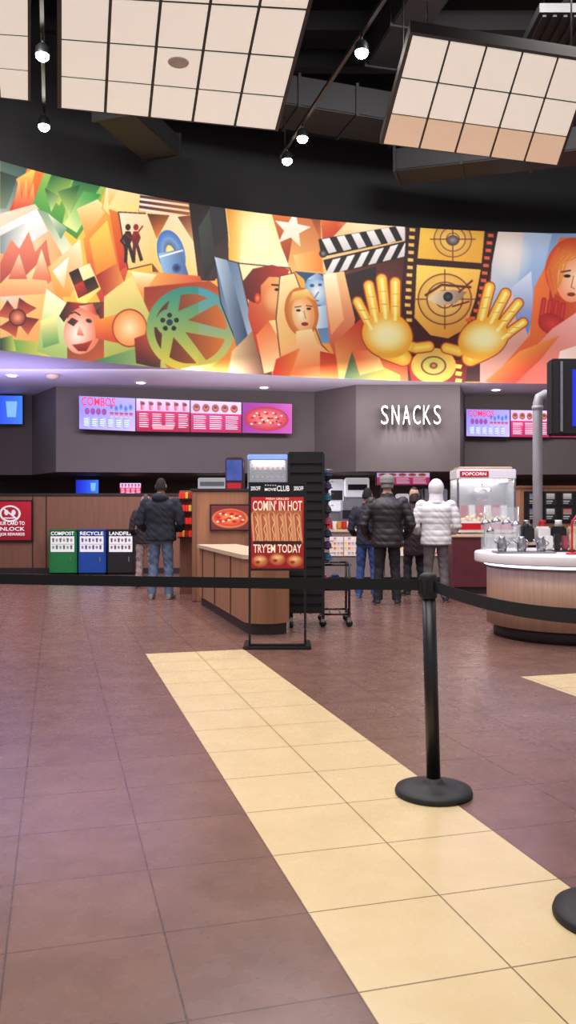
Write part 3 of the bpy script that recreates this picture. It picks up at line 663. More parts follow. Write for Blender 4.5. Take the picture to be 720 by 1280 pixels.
def warmer(cx_,cy_,z,w,d_,h_,hdr,fill,rz=0):
    mb=MB(); mb.M=Matrix.Translation((cx_,cy_,z))@Matrix.Rotation(rz,4,'Z')
    mb.box((0,0,h_*.09),(w,d_,h_*.18),hdr,bev=.015); mb.box((0,0,h_*.92),(w,d_,h_*.16),hdr,bev=.015)
    for sx_ in(-1,1):
        for sy in(-1,1): mb.box((sx_*(w/2-.02),sy*(d_/2-.02),h_*.5),(.03,.03,h_*.7),steel)
    mb.box((0,d_/2-.01,h_*.5),(w-.05,.01,h_*.68),steel)
    mb.box((0,-d_/2+.008,h_*.5),(w-.06,.006,h_*.66),glass); mb.box((-w/2+.008,0,h_*.5),(.006,d_-.06,h_*.66),glass); mb.box((w/2-.008,0,h_*.5),(.006,d_-.06,h_*.66),glass)
    mb.box((0,0,h_*.815),(w*.8,d_*.5,.02),mdl)
    for sx_ in(-1,1):
        for sy in(-1,1): mb.lathe((sx_*(w/2-.05),sy*(d_/2-.05),-.025),[(.025,0),(.02,.04)],black,10)
    if fill:
        for i in range(190):
            x=random.uniform(-.44,.44)*w; y=random.uniform(-.42,.42)*d_; mound=h_*(.2+.12*(1-abs(x)/(w*.5)))
            mb.ell((x,y,random.uniform(h_*.18,mound)),(.025,.025,.02),fill,6,4)
        mb.tube([(0,0,h_*.84),(0,0,h_*.72)],.012,steel,8); mb.lathe((0,0,h_*.5),[(.09,0),(.13,.03),(.13,.2),(.1,.21)],steel,20)
    else:
        for zz_ in(.35,.6):
            mb.box((0,0,h_*zz_),(w-.08,d_-.08,.01),steel)
            for i in range(7): mb.tube([(-w*.38+i*w*.125,-d_*.3,h_*zz_+.03),(-w*.38+i*w*.125,d_*.3,h_*zz_+.03)],.024,mat('bun_brown',(190,110,60),.5,noise=.2),8,round_ends=True)
    return mb
popc=mat('popcorn',(244,222,160),.7,noise=.1,emit=.15)
q=P(335,570,13.2)
mb=warmer(q.x,13.2,q.z-.6,.64,.45,.6,mat('warmer_header_blue',(130,160,215),.4,emit=.25,noise=.1),None); mb.M=None; mb.box((q.x,13.2,(q.z-.63)/2),(.6,.42,q.z-.63),steel,bev=.01); mb.build('food_warmer')
mb=MB(); q=P(294,574,13.2); H_=q.z; mb.box((q.x,13.2,H_/2),(.28,.5,H_),mat('drink_tower_dark',(60,24,28),.4,noise=.1),bev=.02); mb.box((q.x,12.945,H_-.2),(.24,.02,.32),mat('drink_panel_blue',(60,80,150),.3,emit=.25,noise=.3,nscale=6)); mb.box((q.x,12.94,H_-.55),(.22,.03,.3),redp); mb.box((q.x,12.9,1.16),(.22,.14,.03),steel)
for i in range(3): mb.tube([(q.x-.07+i*.07,12.92,1.44),(q.x-.07+i*.07,12.92,1.36)],.015,white,8)
mb.build('drink_dispenser')
# ------------------------------------------------------------ poster stand
Ys=8.05; x0,x1=(311-360)/F*Ys,(382.5-360)/F*Ys; xc=(x0+x1)/2; zt=CH+(HY-604)/F*Ys; zp=CH+(HY-713)/F*Ys; zh=CH+(HY-621)/F*Ys
mb=MB()
for x in(x0+.008,x1-.008): mb.box((x,Ys+.012,zt/2),(.022,.022,zt),black)
for z in(zt-.008,zp,): mb.box((xc,Ys+.012,z),(x1-x0,.024,.022),black)
mb.box((xc,Ys+.02,(zt+zp)/2),(x1-x0,.012,zt-zp),black)
mb.box((xc,Ys,.012),(x1-x0+.08,.05,.024),black,bev=.004)
for x in(x0-.02,x1+.02): mb.box((x,Ys,.016),(.05,.42,.03),black,bev=.006)
mb.box((xc,Ys-.19,.014),(x1-x0+.06,.03,.022),black); 
k=CV(0,0,70,91,4,(176,26,30)); k.poly([(0,0),(70,0),(70,91),(0,91)],(200,34,38),(150,16,24),90)
k.poly([(3,17),(67,17),(67,60),(3,60)],(190,110,70),(140,60,40),90)
for i in range(6):
    x=8+i*11; k.line([(x-3,24+(i%2)*2),(x,56)],10.8,(246,206,160),(214,140,90)); k.line([(x-3,22+(i%2)*2),(x,58)],4.8,(206,110,80),(160,66,46)); k.line([(x-2,25),(x+1,33),(x-2,41),(x+1,49),(x,55)],.9,(250,220,140))
k.poly([(3,56),(67,56),(67,61),(3,61)],(60,20,14))
for i,(a,b_) in enumerate(((12,81),(35,79),(58,81))): k.ell(a,b_,11,8,(240,180,110),(170,70,40)); k.ell(a,b_-2,8,4,(250,220,160),(210,130,70)); k.ell(a-3,b_+2,3,2,(170,40,30))
zq=zh-.01; mb.raster(k.out(2),(x0+.022,Ys-.003,zq),(x1-.022,Ys-.003,zq),(x1-.022,Ys-.003,zp+.012),(x0+.022,Ys-.003,zp+.012),M_print)
w=x1-x0
mb.text("COMIN' IN HOT",(xc,Ys-.008,CH+(HY-633)/F*Ys),(1,0,0),(0,0,1),w*.86,.10,cream)
mb.text("FRESH GRILLED",(xc,Ys-.008,CH+(HY-624.5)/F*Ys),(1,0,0),(0,0,1),w*.4,.02,cream)
mb.text("TRY'EM TODAY",(xc,Ys-.008,CH+(HY-686.5)/F*Ys),(1,0,0),(0,0,1),w*.84,.085,cream)
z=CH+(HY-611.5)/F*Ys
mb.text("MOVIE",(xc-w*.12,Ys-.004,z-.01),(1,0,0),(0,0,1),w*.2,.028,whitet); mb.text("CLUB",(xc+w*.1,Ys-.004,z),(1,0,0),(0,0,1),w*.22,.055,whitet)
mb.text("20%OFF",(xc-w*.38,Ys-.004,z),(1,0,0),(0,0,1),w*.17,.04,whitet); mb.text("20%OFF",(xc+w*.37,Ys-.004,z),(1,0,0),(0,0,1),w*.17,.04,whitet); mb.text("* * * * *",(xc-w*.12,Ys-.004,z+.03),(1,0,0),(0,0,1),w*.2,.012,whitet)
mb.build('poster_stand')
# ------------------------------------------------------------ merchandise rack
mb=MB(); Yr=9.35; xa,xb=(361-360)/F*Yr,(404-360)/F*Yr; zt=CH+(HY-568)/F*Yr
mb.box(((xa+xb)/2,Yr+.02,(zt+.12)/2+.04),(xb-xa,.05,zt-.16),blackm)
for i in range(17): mb.box(((xa+xb)/2,Yr-.012,.2+i*.105),(xb-xa,.02,.075),blackm,bev=.005)
for x in(xa,xb): mb.box((x,Yr,(zt+.1)/2),(.03,.05,zt-.1),black)
xr=(436-360)/F*9.5
for x in(xb,xr):
    for y in(Yr+.08,Yr+.6):
        mb.tube([(x,y,.1),(x,y,.72 if x==xr else 1.9)],.014,black,8)
        mb.tube([(x,y-.02,.04),(x,y+.02,.04)],.04,rubber,14); mb.box((x,y,.08),(.04,.05,.05),steel)
for x in(xa+.03,):
    for y in(Yr+.02,Yr+.6):
        mb.tube([(x-.02,y,.04),(x+.02,y,.04)],.04,rubber,14); mb.box((x,y,.09),(.04,.05,.05),steel); mb.tube([(x,y,.1),(x,y,1.8)],.012,black,8)
for z in(.14,.42,.7): 
    mb.tube([(xb,Yr+.08,z),(xr,Yr+.08,z)],.012,black,8); mb.tube([(xb,Yr+.6,z),(xr,Yr+.6,z)],.012,black,8)
    for i in range(7): mb.tube([(xa+.02+(xr-xa)*i/6,Yr+.08,z),(xa+.02+(xr-xa)*i/6,Yr+.6,z)],.006,black,6)
    mb.tube([(xr,Yr+.08,z),(xr,Yr+.6,z)],.012,black,8)
cols=[mat('cloth_navy',(30,40,80),.8,noise=.1),mat('cloth_purple',(70,44,90),.8,noise=.1),mat('cloth_teal',(40,90,120),.8,noise=.1),mat('cloth_char',(50,48,52),.8,noise=.1),mat('cloth_rose',(150,60,80),.8,noise=.1)]
for i in range(8):
    z=1.78-i*.135; mb.tube([(xb,Yr+.1,z),(xb+.12,Yr+.1,z)],.006,steel,6)
    mb.ell((xb+.05,Yr+.12,z-.05),(.05,.08,.05),cols[i%5],12,8); mb.ell((xb+.06,Yr+.05,z-.07),(.05,.06,.012),cols[i%5],12,6)
for i in range(4): mb.box((xa+.12+i*.14,Yr+.35,.5),(.11,.25,.14),cols[(i+2)%5],bev=.02)
mb.build('merchandise_rack')
# ------------------------------------------------------------ back service counters
def counter(x0,x1,y,d_,h_,front):
    mb=MB(); xc=(x0+x1)/2; w=x1-x0
    mb.box((xc,y+d_/2,.06),(w-.06,d_-.06,.12),plinth); mb.box((xc,y+d_/2,h_/2+.05),(w,d_,h_-.12),front); mb.box((xc,y+d_/2,h_+.0),(w+.05,d_+.06,.05),toptan,bev=.012)
    nn=max(1,int(w/.8))
    for i in range(1,nn): mb.box((x0+w*i/nn,y-.002,h_/2+.04),(.012,.012,h_-.2),plinth)
    return mb
x0,x1=(405-360)/F*15.2,(556-360)/F*15.2
mb=counter(x0,x1,15.2,.8,.95,mat('counter_front_grey',(140,124,118),.5,noise=.1))
k=CV(0,0,40,40,3,(240,220,200))
for i in range(4):
    for j in range(4): k.poly([(2+i*10,2+j*10),(9+i*10,2+j*10),(9+i*10,9+j*10),(2+i*10,9+j*10)],random.choice([(200,60,60),(230,190,110),(120,140,190),(240,240,240)]),(240,220,200))
for pxp in(412,430,500,530):
    xx=(pxp-360)/F*15.17; mb.raster(k.out(2),(xx,15.17,.85),(xx+.25,15.17,.85),(xx+.25,15.17,.5),(xx,15.17,.5),M_print)
mb.build('service_counter')
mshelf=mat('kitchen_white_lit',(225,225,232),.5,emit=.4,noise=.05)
mb=MB()
for (a,b_,c1_,d_,m_) in((412,600,430,640,mshelf),(432,598,462,622,mshelf),(498,618,512,660,mshelf),(425,626,458,662,steel),(528,612,560,660,steel)):
    q0,q1=P(a,b_,18.2),P(c1_,d_,18.2); mb.box(((q0.x+q1.x)/2,18.5,(q0.z+q1.z)/2),(q1.x-q0.x,.5,q0.z-q1.z),m_,bev=.02)
    mb.box(((q0.x+q1.x)/2,18.23,(q0.z+q1.z)/2),((q1.x-q0.x)*.8,.03,(q0.z-q1.z)*.3),black); mb.box(((q0.x+q1.x)/2,18.6,q1.z/2),((q1.x-q0.x),.4,q1.z),steel)
q0,q1=P(247,598,18.5),P(283,614,18.5); mb.box(((q0.x+q1.x)/2,18.7,(q0.z+q1.z)/2),(q1.x-q0.x,.3,q0.z-q1.z),mshelf,bev=.02); mb.box(((q0.x+q1.x)/2,18.52,(q0.z+q1.z)/2),(q1.x-q0.x-.1,.03,.1),steel); mb.box(((q0.x+q1.x)/2,18.7,q1.z/2),(.5,.3,q1.z),steel)
mb.build('kitchen_equipment')
q0,q1=P(471,591,17.6),P(537,607,17.6); mb=MB(); cc=(q0+q1)/2; mb.box(cc+Vector((0,.04,0)),(q1.x-q0.x+.04,.06,q0.z-q1.z+.04),mscf,bev=.006); mb.raster(menu(2)*.75,q0,(q1.x,q0.y,q0.z),q1,(q0.x,q0.y,q1.z),M_screen)
for dx in(-.45,.45): mb.tube([(cc.x+dx,17.68,0),(cc.x+dx,17.68,cc.z)],.02,steel,8)
mb.build('menu_display_stand')
mb=MB()
for i in range(5):
    x=x0+.12+i*.09; mb.lathe((x,15.5,.976),[(.04,0),(.05,.14),(.052,.15)],[redp,white,mat('cup_amber',(200,140,60),.4,noise=.1)][i%3],14)
mb.build('paper_cups')
mb=MB(); q=P(462,655,15.6); mb.box((q.x,15.6,1.2),(.3,.3,.45),black,bev=.02); mb.box((q.x,15.44,1.28),(.24,.02,.2),mat('register_screen',(200,210,235),.3,emit=.8,noise=.1)); mb.build('cash_register')
x2,x3=(566-360)/F*13.2,(690-360)/F*13.2
mb=counter(x2,x3,13.2,.85,.92,mat('counter_front_maroon',(96,40,44),.5,noise=.12)); mb.build('popcorn_counter')
mb=warmer((605-360)/F*13.5,13.62,.97,.95,.6,1.02,white,popc)
mb.box((-.2,-.305,.94),(.46,.012,.09),redp); mb.box((0,0,1.04),(.86,.5,.04),toptan,bev=.015); mb.text('POPCORN',(-.2,-.315,.94),(1,0,0),(0,0,1),.38,.05,whitet)
mb.box((0,-.31,.1),(.85,.01,.1),redp)
for i in range(6): mb.box((-.33+i*.13,-.1,.34),(.09,.12,.2),[redp,white][i%2],bev=.006)
mb.M=None; mb.build('popcorn_machine')
# ------------------------------------------------------------ round bar counter (right)
bx,by=3.0,8.82
mled=mat('led_strip',(190,205,255),.4,emit=6.0)
mslab=mat('bar_slab_white',(232,226,226),.3,noise=.03)
mb=MB()
mb.lathe((bx,by,0),[(.80,0),(.80,.15)],plinth,64); mb.lathe((bx,by,0),[(.87,.13),(.87,.74)],woodl,64)
mb.lathe((bx,by,0),[(.885,.735),(.885,.745),(.86,.745)],steel,64); mb.lathe((bx,by,0),[(.90,.75),(.90,.768)],mled,64)
mb.lathe((bx,by,0),[(.96,.77),(.995,.775),(1.0,.79),(1.0,.865),(.99,.88),(.5,.882)],mslab,64)
mb.build('bar_counter')
def jar(mb,x,y,z,r,h_,m): mb.lathe((x,y,z),[(r,0),(r,h_),(r*.9,h_+.01)],m,20); mb.lathe((x,y,z+h_),[(r*1.05,0),(r*1.05,.025),(r*.3,.05),(.01,.055)],steel,20)
mb=MB()
for i,(px_,Y_,r,hh) in enumerate(((607,9.0,.05,.28),(620,9.1,.05,.30),(633,9.2,.05,.28),(613,8.85,.04,.2),(645,9.25,.05,.26))): jar(mb,(px_-360)/F*Y_,Y_,.884,r,hh,glass)
mb.build('beverage_jars')
mb=MB(); ya=9.45; xg0,xg1=(606-360)/F*ya,(648-360)/F*ya
mb.box(((xg0+xg1)/2,ya,1.12),(xg1-xg0,.01,.46),glass)
for x in(xg0,xg1): mb.tube([(x,ya,.884),(x,ya,1.36)],.01,steel,8); mb.lathe((x,ya,.884),[(.03,0),(.03,.01)],steel,12)
mb.build('sneeze_guard')
mb=MB(); x,y=(652-360)/F*8.5,8.5
mb.box((x+.02,y,.892),(.6,.24,.015),steel,bev=.004)
for i in range(3):
    xx=x-.2+i*.2; mb.lathe((xx,y,.9),[(.04,0),(.05,.03),(.045,.10),(.03,.13),(.032,.15)],steel,20); mb.tube([(xx+.04,y,.94),(xx+.08,y,.98),(xx+.04,y,1.02)],.007,steel,8); mb.tube([(xx-.04,y,.96),(xx-.08,y,1.02)],.009,steel,8)
mb.build('steel_pitchers')
mb=MB(); x,y=(706-360)/F*8.75,8.75
for i in range(5): mb.box((x-.16+i*.08,y,.975+.01*(i%2)),(.06,.06,.15+.02*(i%2)),[white,black,cols[4],toptan,black][i],bev=.008)
mb.box((x,y,.894),(.46,.14,.012),black); mb.build('condiment_caddy')
mb=MB(); x=(715-360)/F*8.2; mb.tube([(x,8.2,.884),(x,8.2,1.2),(x+.06,8.2,1.28)],.012,redp,10); mb.lathe((x,8.2,.884),[(.06,0),(.055,.015),(.02,.02)],redp,16); mb.build('red_lever')
mb=MB(); Yb=10.9; x0,x1=(650-360)/F*Yb,(800-360)/F*Yb
mb.box(((x0+x1)/2,Yb+.1,.81),(x1-x0,.2,1.62),wood); mb.box(((x0+x1)/2,Yb+.1,1.63),(x1-x0+.04,.26,.03),woodd)
mb.box(((x0+x1)/2,Yb-.004,1.36),(x1-x0-.1,.01,.42),blackm)
for i in range(7):
    for j in range(2):
        k=CV(0,0,20,26,3,(30,28,30)); k.poly([(3,3),(17,3),(17,14),(3,14)],random.choice([(230,225,220),(200,90,80),(90,120,160),(220,190,120)]),(160,150,150)); k.poly([(3,17),(14,17),(14,19),(3,19)],(220,220,220)); k.poly([(3,21),(12,21),(12,23),(3,23)],(180,180,180))
        xx=x0+.1+i*.22; zz_=1.56-j*.2; mb.raster(k.out(2),(xx,Yb-.016,zz_),(xx+.15,Yb-.016,zz_),(xx+.15,Yb-.016,zz_-.17),(xx,Yb-.016,zz_-.17),M_print)
mb.build('bar_back_panel')
mb=MB()
for i in range(6):
    x=(658-360)/F*10.4+i*.2; mb.box((x,10.4,1.02),(.15,.2,.2),[black,white,blackm,toptan,black,redp][i],bev=.02); mb.lathe((x,10.4,1.12),[(.05,0),(.04,.06),(.045,.08)],[steel,redp,white,steel,white,steel][i],14)
mb.box(((658-360)/F*10.4+.5,10.4,.91),(1.3,.4,.03),toptan); mb.box(((658-360)/F*10.4+.5,10.42,.45),(1.2,.34,.89),plinth,bev=.01); mb.build('condiment_station')
mpipe=mat('grey_pipe',(168,166,172),.4,metal=.1,noise=.05)
mb=MB(); Yp=10.74; x=(672-360)/F*Yp; zt=CH+(HY-494)/F*Yp
mb.tube([(x,Yp,0),(x,Yp,zt-.12),(x+.02,Yp,zt-.04),(x+.10,Yp,zt),(x+.28,Yp,zt)],.062,mpipe,24); mb.lathe((x,Yp,zt-.2),[(.072,0),(.072,.05)],mpipe,24)
mb.tube([(x+.2,Yp,zt),(x+.26,Yp,zt)],.08,mpipe,24)
mb.build('support_pipe')
mb=MB(); YT=10.2; xl=(687-360)/F*YT; zc=CH+(HY-498)/F*YT
mb.box((xl+.4,YT+.02,zc),(.8,.22,.93),blackm,bev=.02); mb.box((xl+.11,YT-.1,zc),(.03,.03,.85),steel)
X0=(712-360)/F*YT; mb.raster(menu(4),(X0,YT-.095,zc+.33),(X0+.5,YT-.095,zc+.33),(X0+.5,YT-.095,zc-.36),(X0,YT-.095,zc-.36),M_screen)
mb.tube([(xl+.4,YT,zc+.4),(xl+.4,YT,9.98)],.03,black,10)
mb.build('hanging_tv')
# ------------------------------------------------------------ stanchions
def stanchion(x,y,lean=(0,0)):
    mb=MB(); mb.lathe((x,y,0),[(.176,0),(.178,.012),(.172,.028),(.12,.036),(.06,.045),(.045,.06),(.034,.075)],rubber,48)
    a=Vector((x,y,.05)); b_=Vector((x+lean[0],y+lean[1],.90)); mb.tube([a,b_],.032,black,28)
    d=(b_-a).normalized(); mb.tube([b_,b_+d*.006,b_+d*.02,b_+d*.10,b_+d*.112,b_+d*.12],[.03,.038,.039,.039,.036,.02],rubber,28)
    t=b_+d*.06
    for an in(0,90,180,270):
        mb.box(t+Vector((.038*math.cos(math.radians(an)),.038*math.sin(math.radians(an)),0)),(.018,.03,.065),black,rz=math.radians(an),bev=.003)
    return mb,t
def belt(mb,a,b_,sag,tw=0):
    a=Vector(a);b_=Vector(b_); n=24; nn=(b_-a).cross(Vector((0,0,1))).normalized()*.001; vs=[];fs=[]
    for i in range(n+1):
        t=i/n; c_=a.lerp(b_,t); c_.z-=sag*4*t*(1-t); 
        for s_ in(-1,1):
            for o_ in(-1,1): vs.append(c_+Vector((0,0,.026*o_))+nn*s_)
    for i in range(n):
        k=i*4
        for (p0,p1) in((0,1),(1,3),(3,2),(2,0)): fs.append([k+p0,k+p1,k+4+p1,k+4+p0])
    mb.add(vs,fs,mat('belt_webbing',(16,16,18),.8,noise=.1,nscale=200,bump=.1,bscale=300))
m1,t1=stanchion(.672,3.84,(-.022,0)); m0,t0=stanchion(-2.6,4.45); m2,t2=stanchion(1.03,2.66)
belt(m1,t1+Vector((-.04,0,.004)),t0+Vector((.04,0,.004)),.006); belt(m1,t1+Vector((.02,-.03,0)),t2+Vector((-.02,.03,0)),.03)
m1.build('belt_stanchion'); m0.build('belt_stanchion'); m2.build('belt_stanchion')
# ------------------------------------------------------------ PEOPLE
skin=mat('skin',(198,150,124),.55,noise=.05,nscale=20); skind=mat('skin_tan',(170,120,95),.55,noise=.05,nscale=20)
lip=mat('lip',(160,80,75),.5); eyew=mat('eye_white',(240,238,234),.3); eyeb=mat('eye_iris',(50,34,26),.3)
sole=mat('shoe_sole_white',(225,222,218),.5)
def person(name,px_,Y_,face,H,jack,pants,shoe,hair,sk=skin,arms='front',puff=0,hood=0,hat=None,bulk=1.0,hem=.84,longhair=False,stride=0.0,hairlen=0):
    B=MB(); s=H/1.78
    def ring(c_,rx,ry,n=28,pw=2.3):
        out=[]
        for i in range(n):
            a=2*math.pi*i/n; ca,sa=math.cos(a),math.sin(a); r=(abs(ca)**pw+abs(sa)**pw)**(-1/pw); out.append(Vector((c_[0]+rx*r*ca,c_[1]+ry*r*sa,c_[2])))
        return out
    bk=bulk
    tor=[(hem,.178*bk,.132*bk,0),(hem+.02,.186*bk,.14*bk,0),(.98,.178*bk,.135*bk,.0),(1.10,.170*bk,.127*bk,.005),(1.22,.182*bk,.132*bk,.0),(1.33,.198*bk,.132*bk,-.005),(1.41,.196*bk,.118*bk,-.008),(1.46,.15,.095,-.006),(1.495,.095,.075,0),(1.53,.062,.062,.005),(1.60,.056,.06,.012)]
    B.loft([ring((0,yo,z),rx,ry) for z,rx,ry,yo in tor],jack)
    B.loft([ring((0,0,z),rx,ry) for z,rx,ry in((.80,.10,.09),(.84,.158,.112),(.93,.165,.115),(1.0,.15,.1))],pants)
    for sg in(-1,1):
        st=stride*sg
        B.tube([(sg*.088,0,.93),(sg*.098,.01+st*.1,.72),(sg*.110,.025+st*.25,.50),(sg*.122,-.01+st*.4,.28),(sg*.13,-.025+st*.5,.075)],[(.088,.1),(.086,.094),(.070,.072),(.067,.072),(.066,.07)],pants,18)
        yy=st*.5; xo=sg*.13
        prof=[(-.10,.028,.030),(-.085,.040,.045),(-.03,.042,.055),(.04,.045,.045),(.11,.052,.034),(.16,.044,.026),(.185,.022,.016)]
        B.loft([[Vector((xo+sg*.03*(y+.1)/.28+rx*math.cos(a),yy+y,max(.004,hz+hz*1.0*math.sin(a)))) for a in [2*math.pi*i/16 for i in range(16)]] for y,rx,hz in prof],shoe)
    arm={'front':[(.185,-.005,1.425),(.235,-.03,1.28),(.262,-.045,1.12),(.235,.09,1.04),(.16,.215,1.03)],
         'pocket':[(.185,-.005,1.425),(.243,-.03,1.28),(.285,-.06,1.12),(.262,.04,1.01),(.205,.115,.93)],
         'down':[(.185,-.005,1.425),(.232,-.01,1.28),(.255,-.01,1.12),(.265,.03,.98),(.262,.06,.86)]}[arms]
    ab=(.5+.5*bk)
    for sg in(-1,1):
        pts=[(sg*x*(1 if bk<=1 else 1+(bk-1)*.7),y,z) for x,y,z in arm]
        B.tube(pts,[.072*ab,.066*ab,.058*ab,.052*ab,.044*ab],jack,18,round_ends=True)
    hz=1.665
    B.tube([(0,.01,1.48),(0,.012,1.62)],.056,sk,18)
    B.ell((0,.012,hz+.012),(.076,.094,.102),sk,26,18); B.ell((0,.045,hz-.05),(.052,.055,.062),sk,20,12)
    B.tube([(0,.105,hz+.01),(0,.128,hz-.02)],[.008,.015],sk,10,round_ends=True)
    for sg in(-1,1): B.ell((sg*.077,.0,hz-.005),(.012,.018,.032),sk,12,8)
    if hood==1:
        B.ell((0,-.10,1.50),(.115,.075,.075),jack,20,12); B.tube([(-.1,-.05,1.49),(-.085,.04,1.50),(-.03,.09,1.47)],[.035,.03,.02],jack,12); B.tube([(.1,-.05,1.49),(.085,.04,1.50),(.03,.09,1.47)],[.035,.03,.02],jack,12)
    if hood==2:
        B.ell((0,-.022,hz+.012),(.112,.118,.135),jack,26,18); B.tube([(0,-.03,1.44),(0,-.01,1.58)],[.11,.10],jack,20)
        B.tube([(0,.06,hz+.12),(-.085,.07,hz+.04),(-.08,.07,hz-.06),(0,.075,hz-.13),(.08,.07,hz-.06),(.085,.07,hz+.04),(0,.06,hz+.12)],.022,jack,10)
    if hood==0: B.tube([(-.0,0,1.475),(0,0,1.545)],[.09,.078],jack,20)
    tmp=B.build('tmp'); md=tmp.modifiers.new('r','REMESH'); md.mode='VOXEL'; md.voxel_size=.011; sm=tmp.modifiers.new('s','SMOOTH'); sm.iterations=3; sm.factor=.5
    dg=bpy.context.evaluated_depsgraph_get(); dg.update(); me=bpy.data.meshes.new_from_object(tmp.evaluated_get(dg)); bpy.data.objects.remove(tmp)
    n=len(me.vertices); co=np.zeros(n*3); me.vertices.foreach_get('co',co); co=co.reshape(-1,3); no=np.zeros(n*3); me.vertex_normals.foreach_get('vector',no); no=no.reshape(-1,3)
    x,y,z=co.T
    if puff:
        w=np.clip((z-hem-.01)/.03,0,1)*np.clip((1.50 - z)/.03,0,1); co+=no*(w*puff*(np.abs(np.sin(math.pi*z/.088))**.6-.5))[:,None]
        if hood==2: w=np.clip((z-1.50)/.03,0,1)*(y<.06); co+=no*(w*puff*.4*(np.abs(np.sin(math.pi*z/.11))**.6-.5))[:,None]
    w=np.clip((1.5-z)/.05,0,1)*np.clip((z-.1)/.05,0,1); fold=np.sin(z*55+x*22+np.sin(x*17+z*9)*2)*np.sin(x*31+y*14+z*6); co+=no*(w*fold*(.0035 if puff else .005))[:,None]
    me.vertices.foreach_set('co',co.ravel()); me.materials.clear()
    ml=[jack,pants,shoe,sk,sole]; [me.materials.append(m_) for m_ in ml]
    fc_=np.zeros(len(me.polygons)*3); me.polygons.foreach_get('center',fc_); fc_=fc_.reshape(-1,3); X,Y,Z=fc_.T
    idx=np.zeros(len(Z),int); idx[Z<hem+.0]=1; 
    armz=(np.abs(X)>.2*bk); idx[(Z<hem)&armz&(Z>.6)]=0
    idx[Z<.085]=2; idx[Z<.022]=4
    if hood==2: idx[(Z>1.56)&(Y>.062)&(np.abs(X)<.075)&(Z<1.79)]=3
    else:
        idx[(Z>(1.545 if not hood else 1.54))&~((Z<1.57)&(Y<-.06))]=3
    me.polygons.foreach_set('material_index',idx); me.polygons.foreach_set('use_smooth',[True]*len(idx)); me.update()
    o=bpy.data.objects.new(name,me); sc.collection.objects.link(o)
    D_=MB()
    for sg in(-1,1):
        D_.ell((sg*.031,.092,hz+.0),(.014,.01,.008),eyew,12,8); D_.ell((sg*.031,.1,hz+.0),(.006,.004,.006),eyeb,8,6); D_.tube([(sg*.016,.1,hz+.022),(sg*.046,.09,hz+.022)],.004,hair,8)
    D_.ell((0,.096,hz-.055),(.024,.01,.008),lip,12,8); D_.build('face_details',o)
    if hood!=2:
        Hh=MB(); seg=28; rings=[]
        for j in range(13):
            t=math.pi*.5*j/12
            rings.append([Vector(((.084)*math.cos(t)*math.cos(a), .004+.102*math.cos(t)*math.sin(a), hz+.02+.106*math.sin(t)-( (.075+hairlen)*(1-math.sin(t))**1.2*(1 if math.sin(a)<.2 else max(0,1-(math.sin(a)-.2)*2.2)) -(.03 if math.sin(a)>.7 else 0)*(1-math.sin(t)) ))) for a in[2*math.pi*i/seg for i in range(seg)]])
        Hh.loft(rings,hair); Hh.build('hair',o)
        if hat:
            K=MB(); K.lathe((0,0,0),[(.094,hz+.015),(.101,hz+.03),(.103,hz+.06),(.096,hz+.10),(.07,hz+.128),(.02,hz+.14)],hat,28); K.lathe((0,0,0),[(.100,hz+.012),(.106,hz+.02),(.106,hz+.045),(.101,hz+.052)],hat,28)
            K.ell((0,.10,hz+.025),(.07,.06,.008),hat,16,6); K.build('cap',o)
    for sg in(-1,1):
        a=Vector(arm[-2]);b_=Vector(arm[-1]); a.x*=sg;b_.x*=sg; k_=1 if bk<=1 else 1+(bk-1)*.7; a.x*=k_; b_.x*=k_
        d=(b_-a).normalized(); wst=b_+d*.03; up=Vector((0,0,1)); side=d.cross(up).normalized(); up=side.cross(d)
        K=MB(); K.tube([wst-d*.02,wst+d*.015,wst+d*.05,wst+d*.085],[(.024,.02),(.034,.017),(.042,.016),(.04,.013)],sk,14,round_ends=True)
        for f_ in range(4):
            off=side*(-.03+f_*.02); ln=[.062,.075,.07,.054][f_]; r0=wst+d*.085+off
            K.tube([r0-d*.02,r0+d*ln*.4-up*.006,r0+d*ln*.75-up*.02,r0+d*ln*.95-up*.036],[.0095,.009,.008,.007],sk,8,round_ends=True)
        th=side if side.x*sg<0 else -side
        K.tube([wst+d*.015+th*.02,wst+d*.045+th*.045-up*.008,wst+d*.075+th*.05-up*.02],[.013,.011,.009],sk,8,round_ends=True)
        K.build('hand_right' if sg>0 else 'hand_left',o)
    o.location=((px_-360)/F*Y_,Y_,0); o.rotation_euler=(0,0,face); o.scale=(s,s,s)
    return o
jn=mat('denim_blue',(88,104,130),.85,noise=.2,nscale=14,bump=.1,bscale=200); jnd=mat('denim_dark',(50,74,124),.85,noise=.2,nscale=14,bump=.1,bscale=200)
hoodie=mat('hoodie_charcoal',(30,32,42),.9,noise=.15,nscale=10,bump=.15,bscale=120); puffk=mat('puffer_black',(38,31,35),.5,noise=.15,nscale=10,bump=.08,bscale=40)
puffw=mat('puffer_white',(222,220,220),.5,noise=.03,nscale=10,bump=.08,bscale=40); pk=mat('pants_black',(26,25,29),.8,noise=.2,nscale=10); pg=mat('pants_grey',(106,98,100),.8,noise=.2,nscale=10)
hk=mat('hair_black',(16,13,12),.85,noise=.3,nscale=80); hgy=mat('hair_grey',(120,115,110),.7,noise=.2,nscale=80); hbr=mat('hair_brown',(50,34,26),.6,noise=.3,nscale=80)
capg=mat('cap_grey',(126,122,120),.8,noise=.2,nscale=40); shk=mat('shoe_dark',(34,32,36),.6,noise=.1); shw=mat('shoe_grey',(120,118,120),.6,noise=.1); shb=mat('shoe_blue',(50,90,150),.6,noise=.1)
person('man',201,12.45,math.radians(-4),1.80,hoodie,jn,shw,hk,skind,'front',hood=1,bulk=1.25,hem=.86)
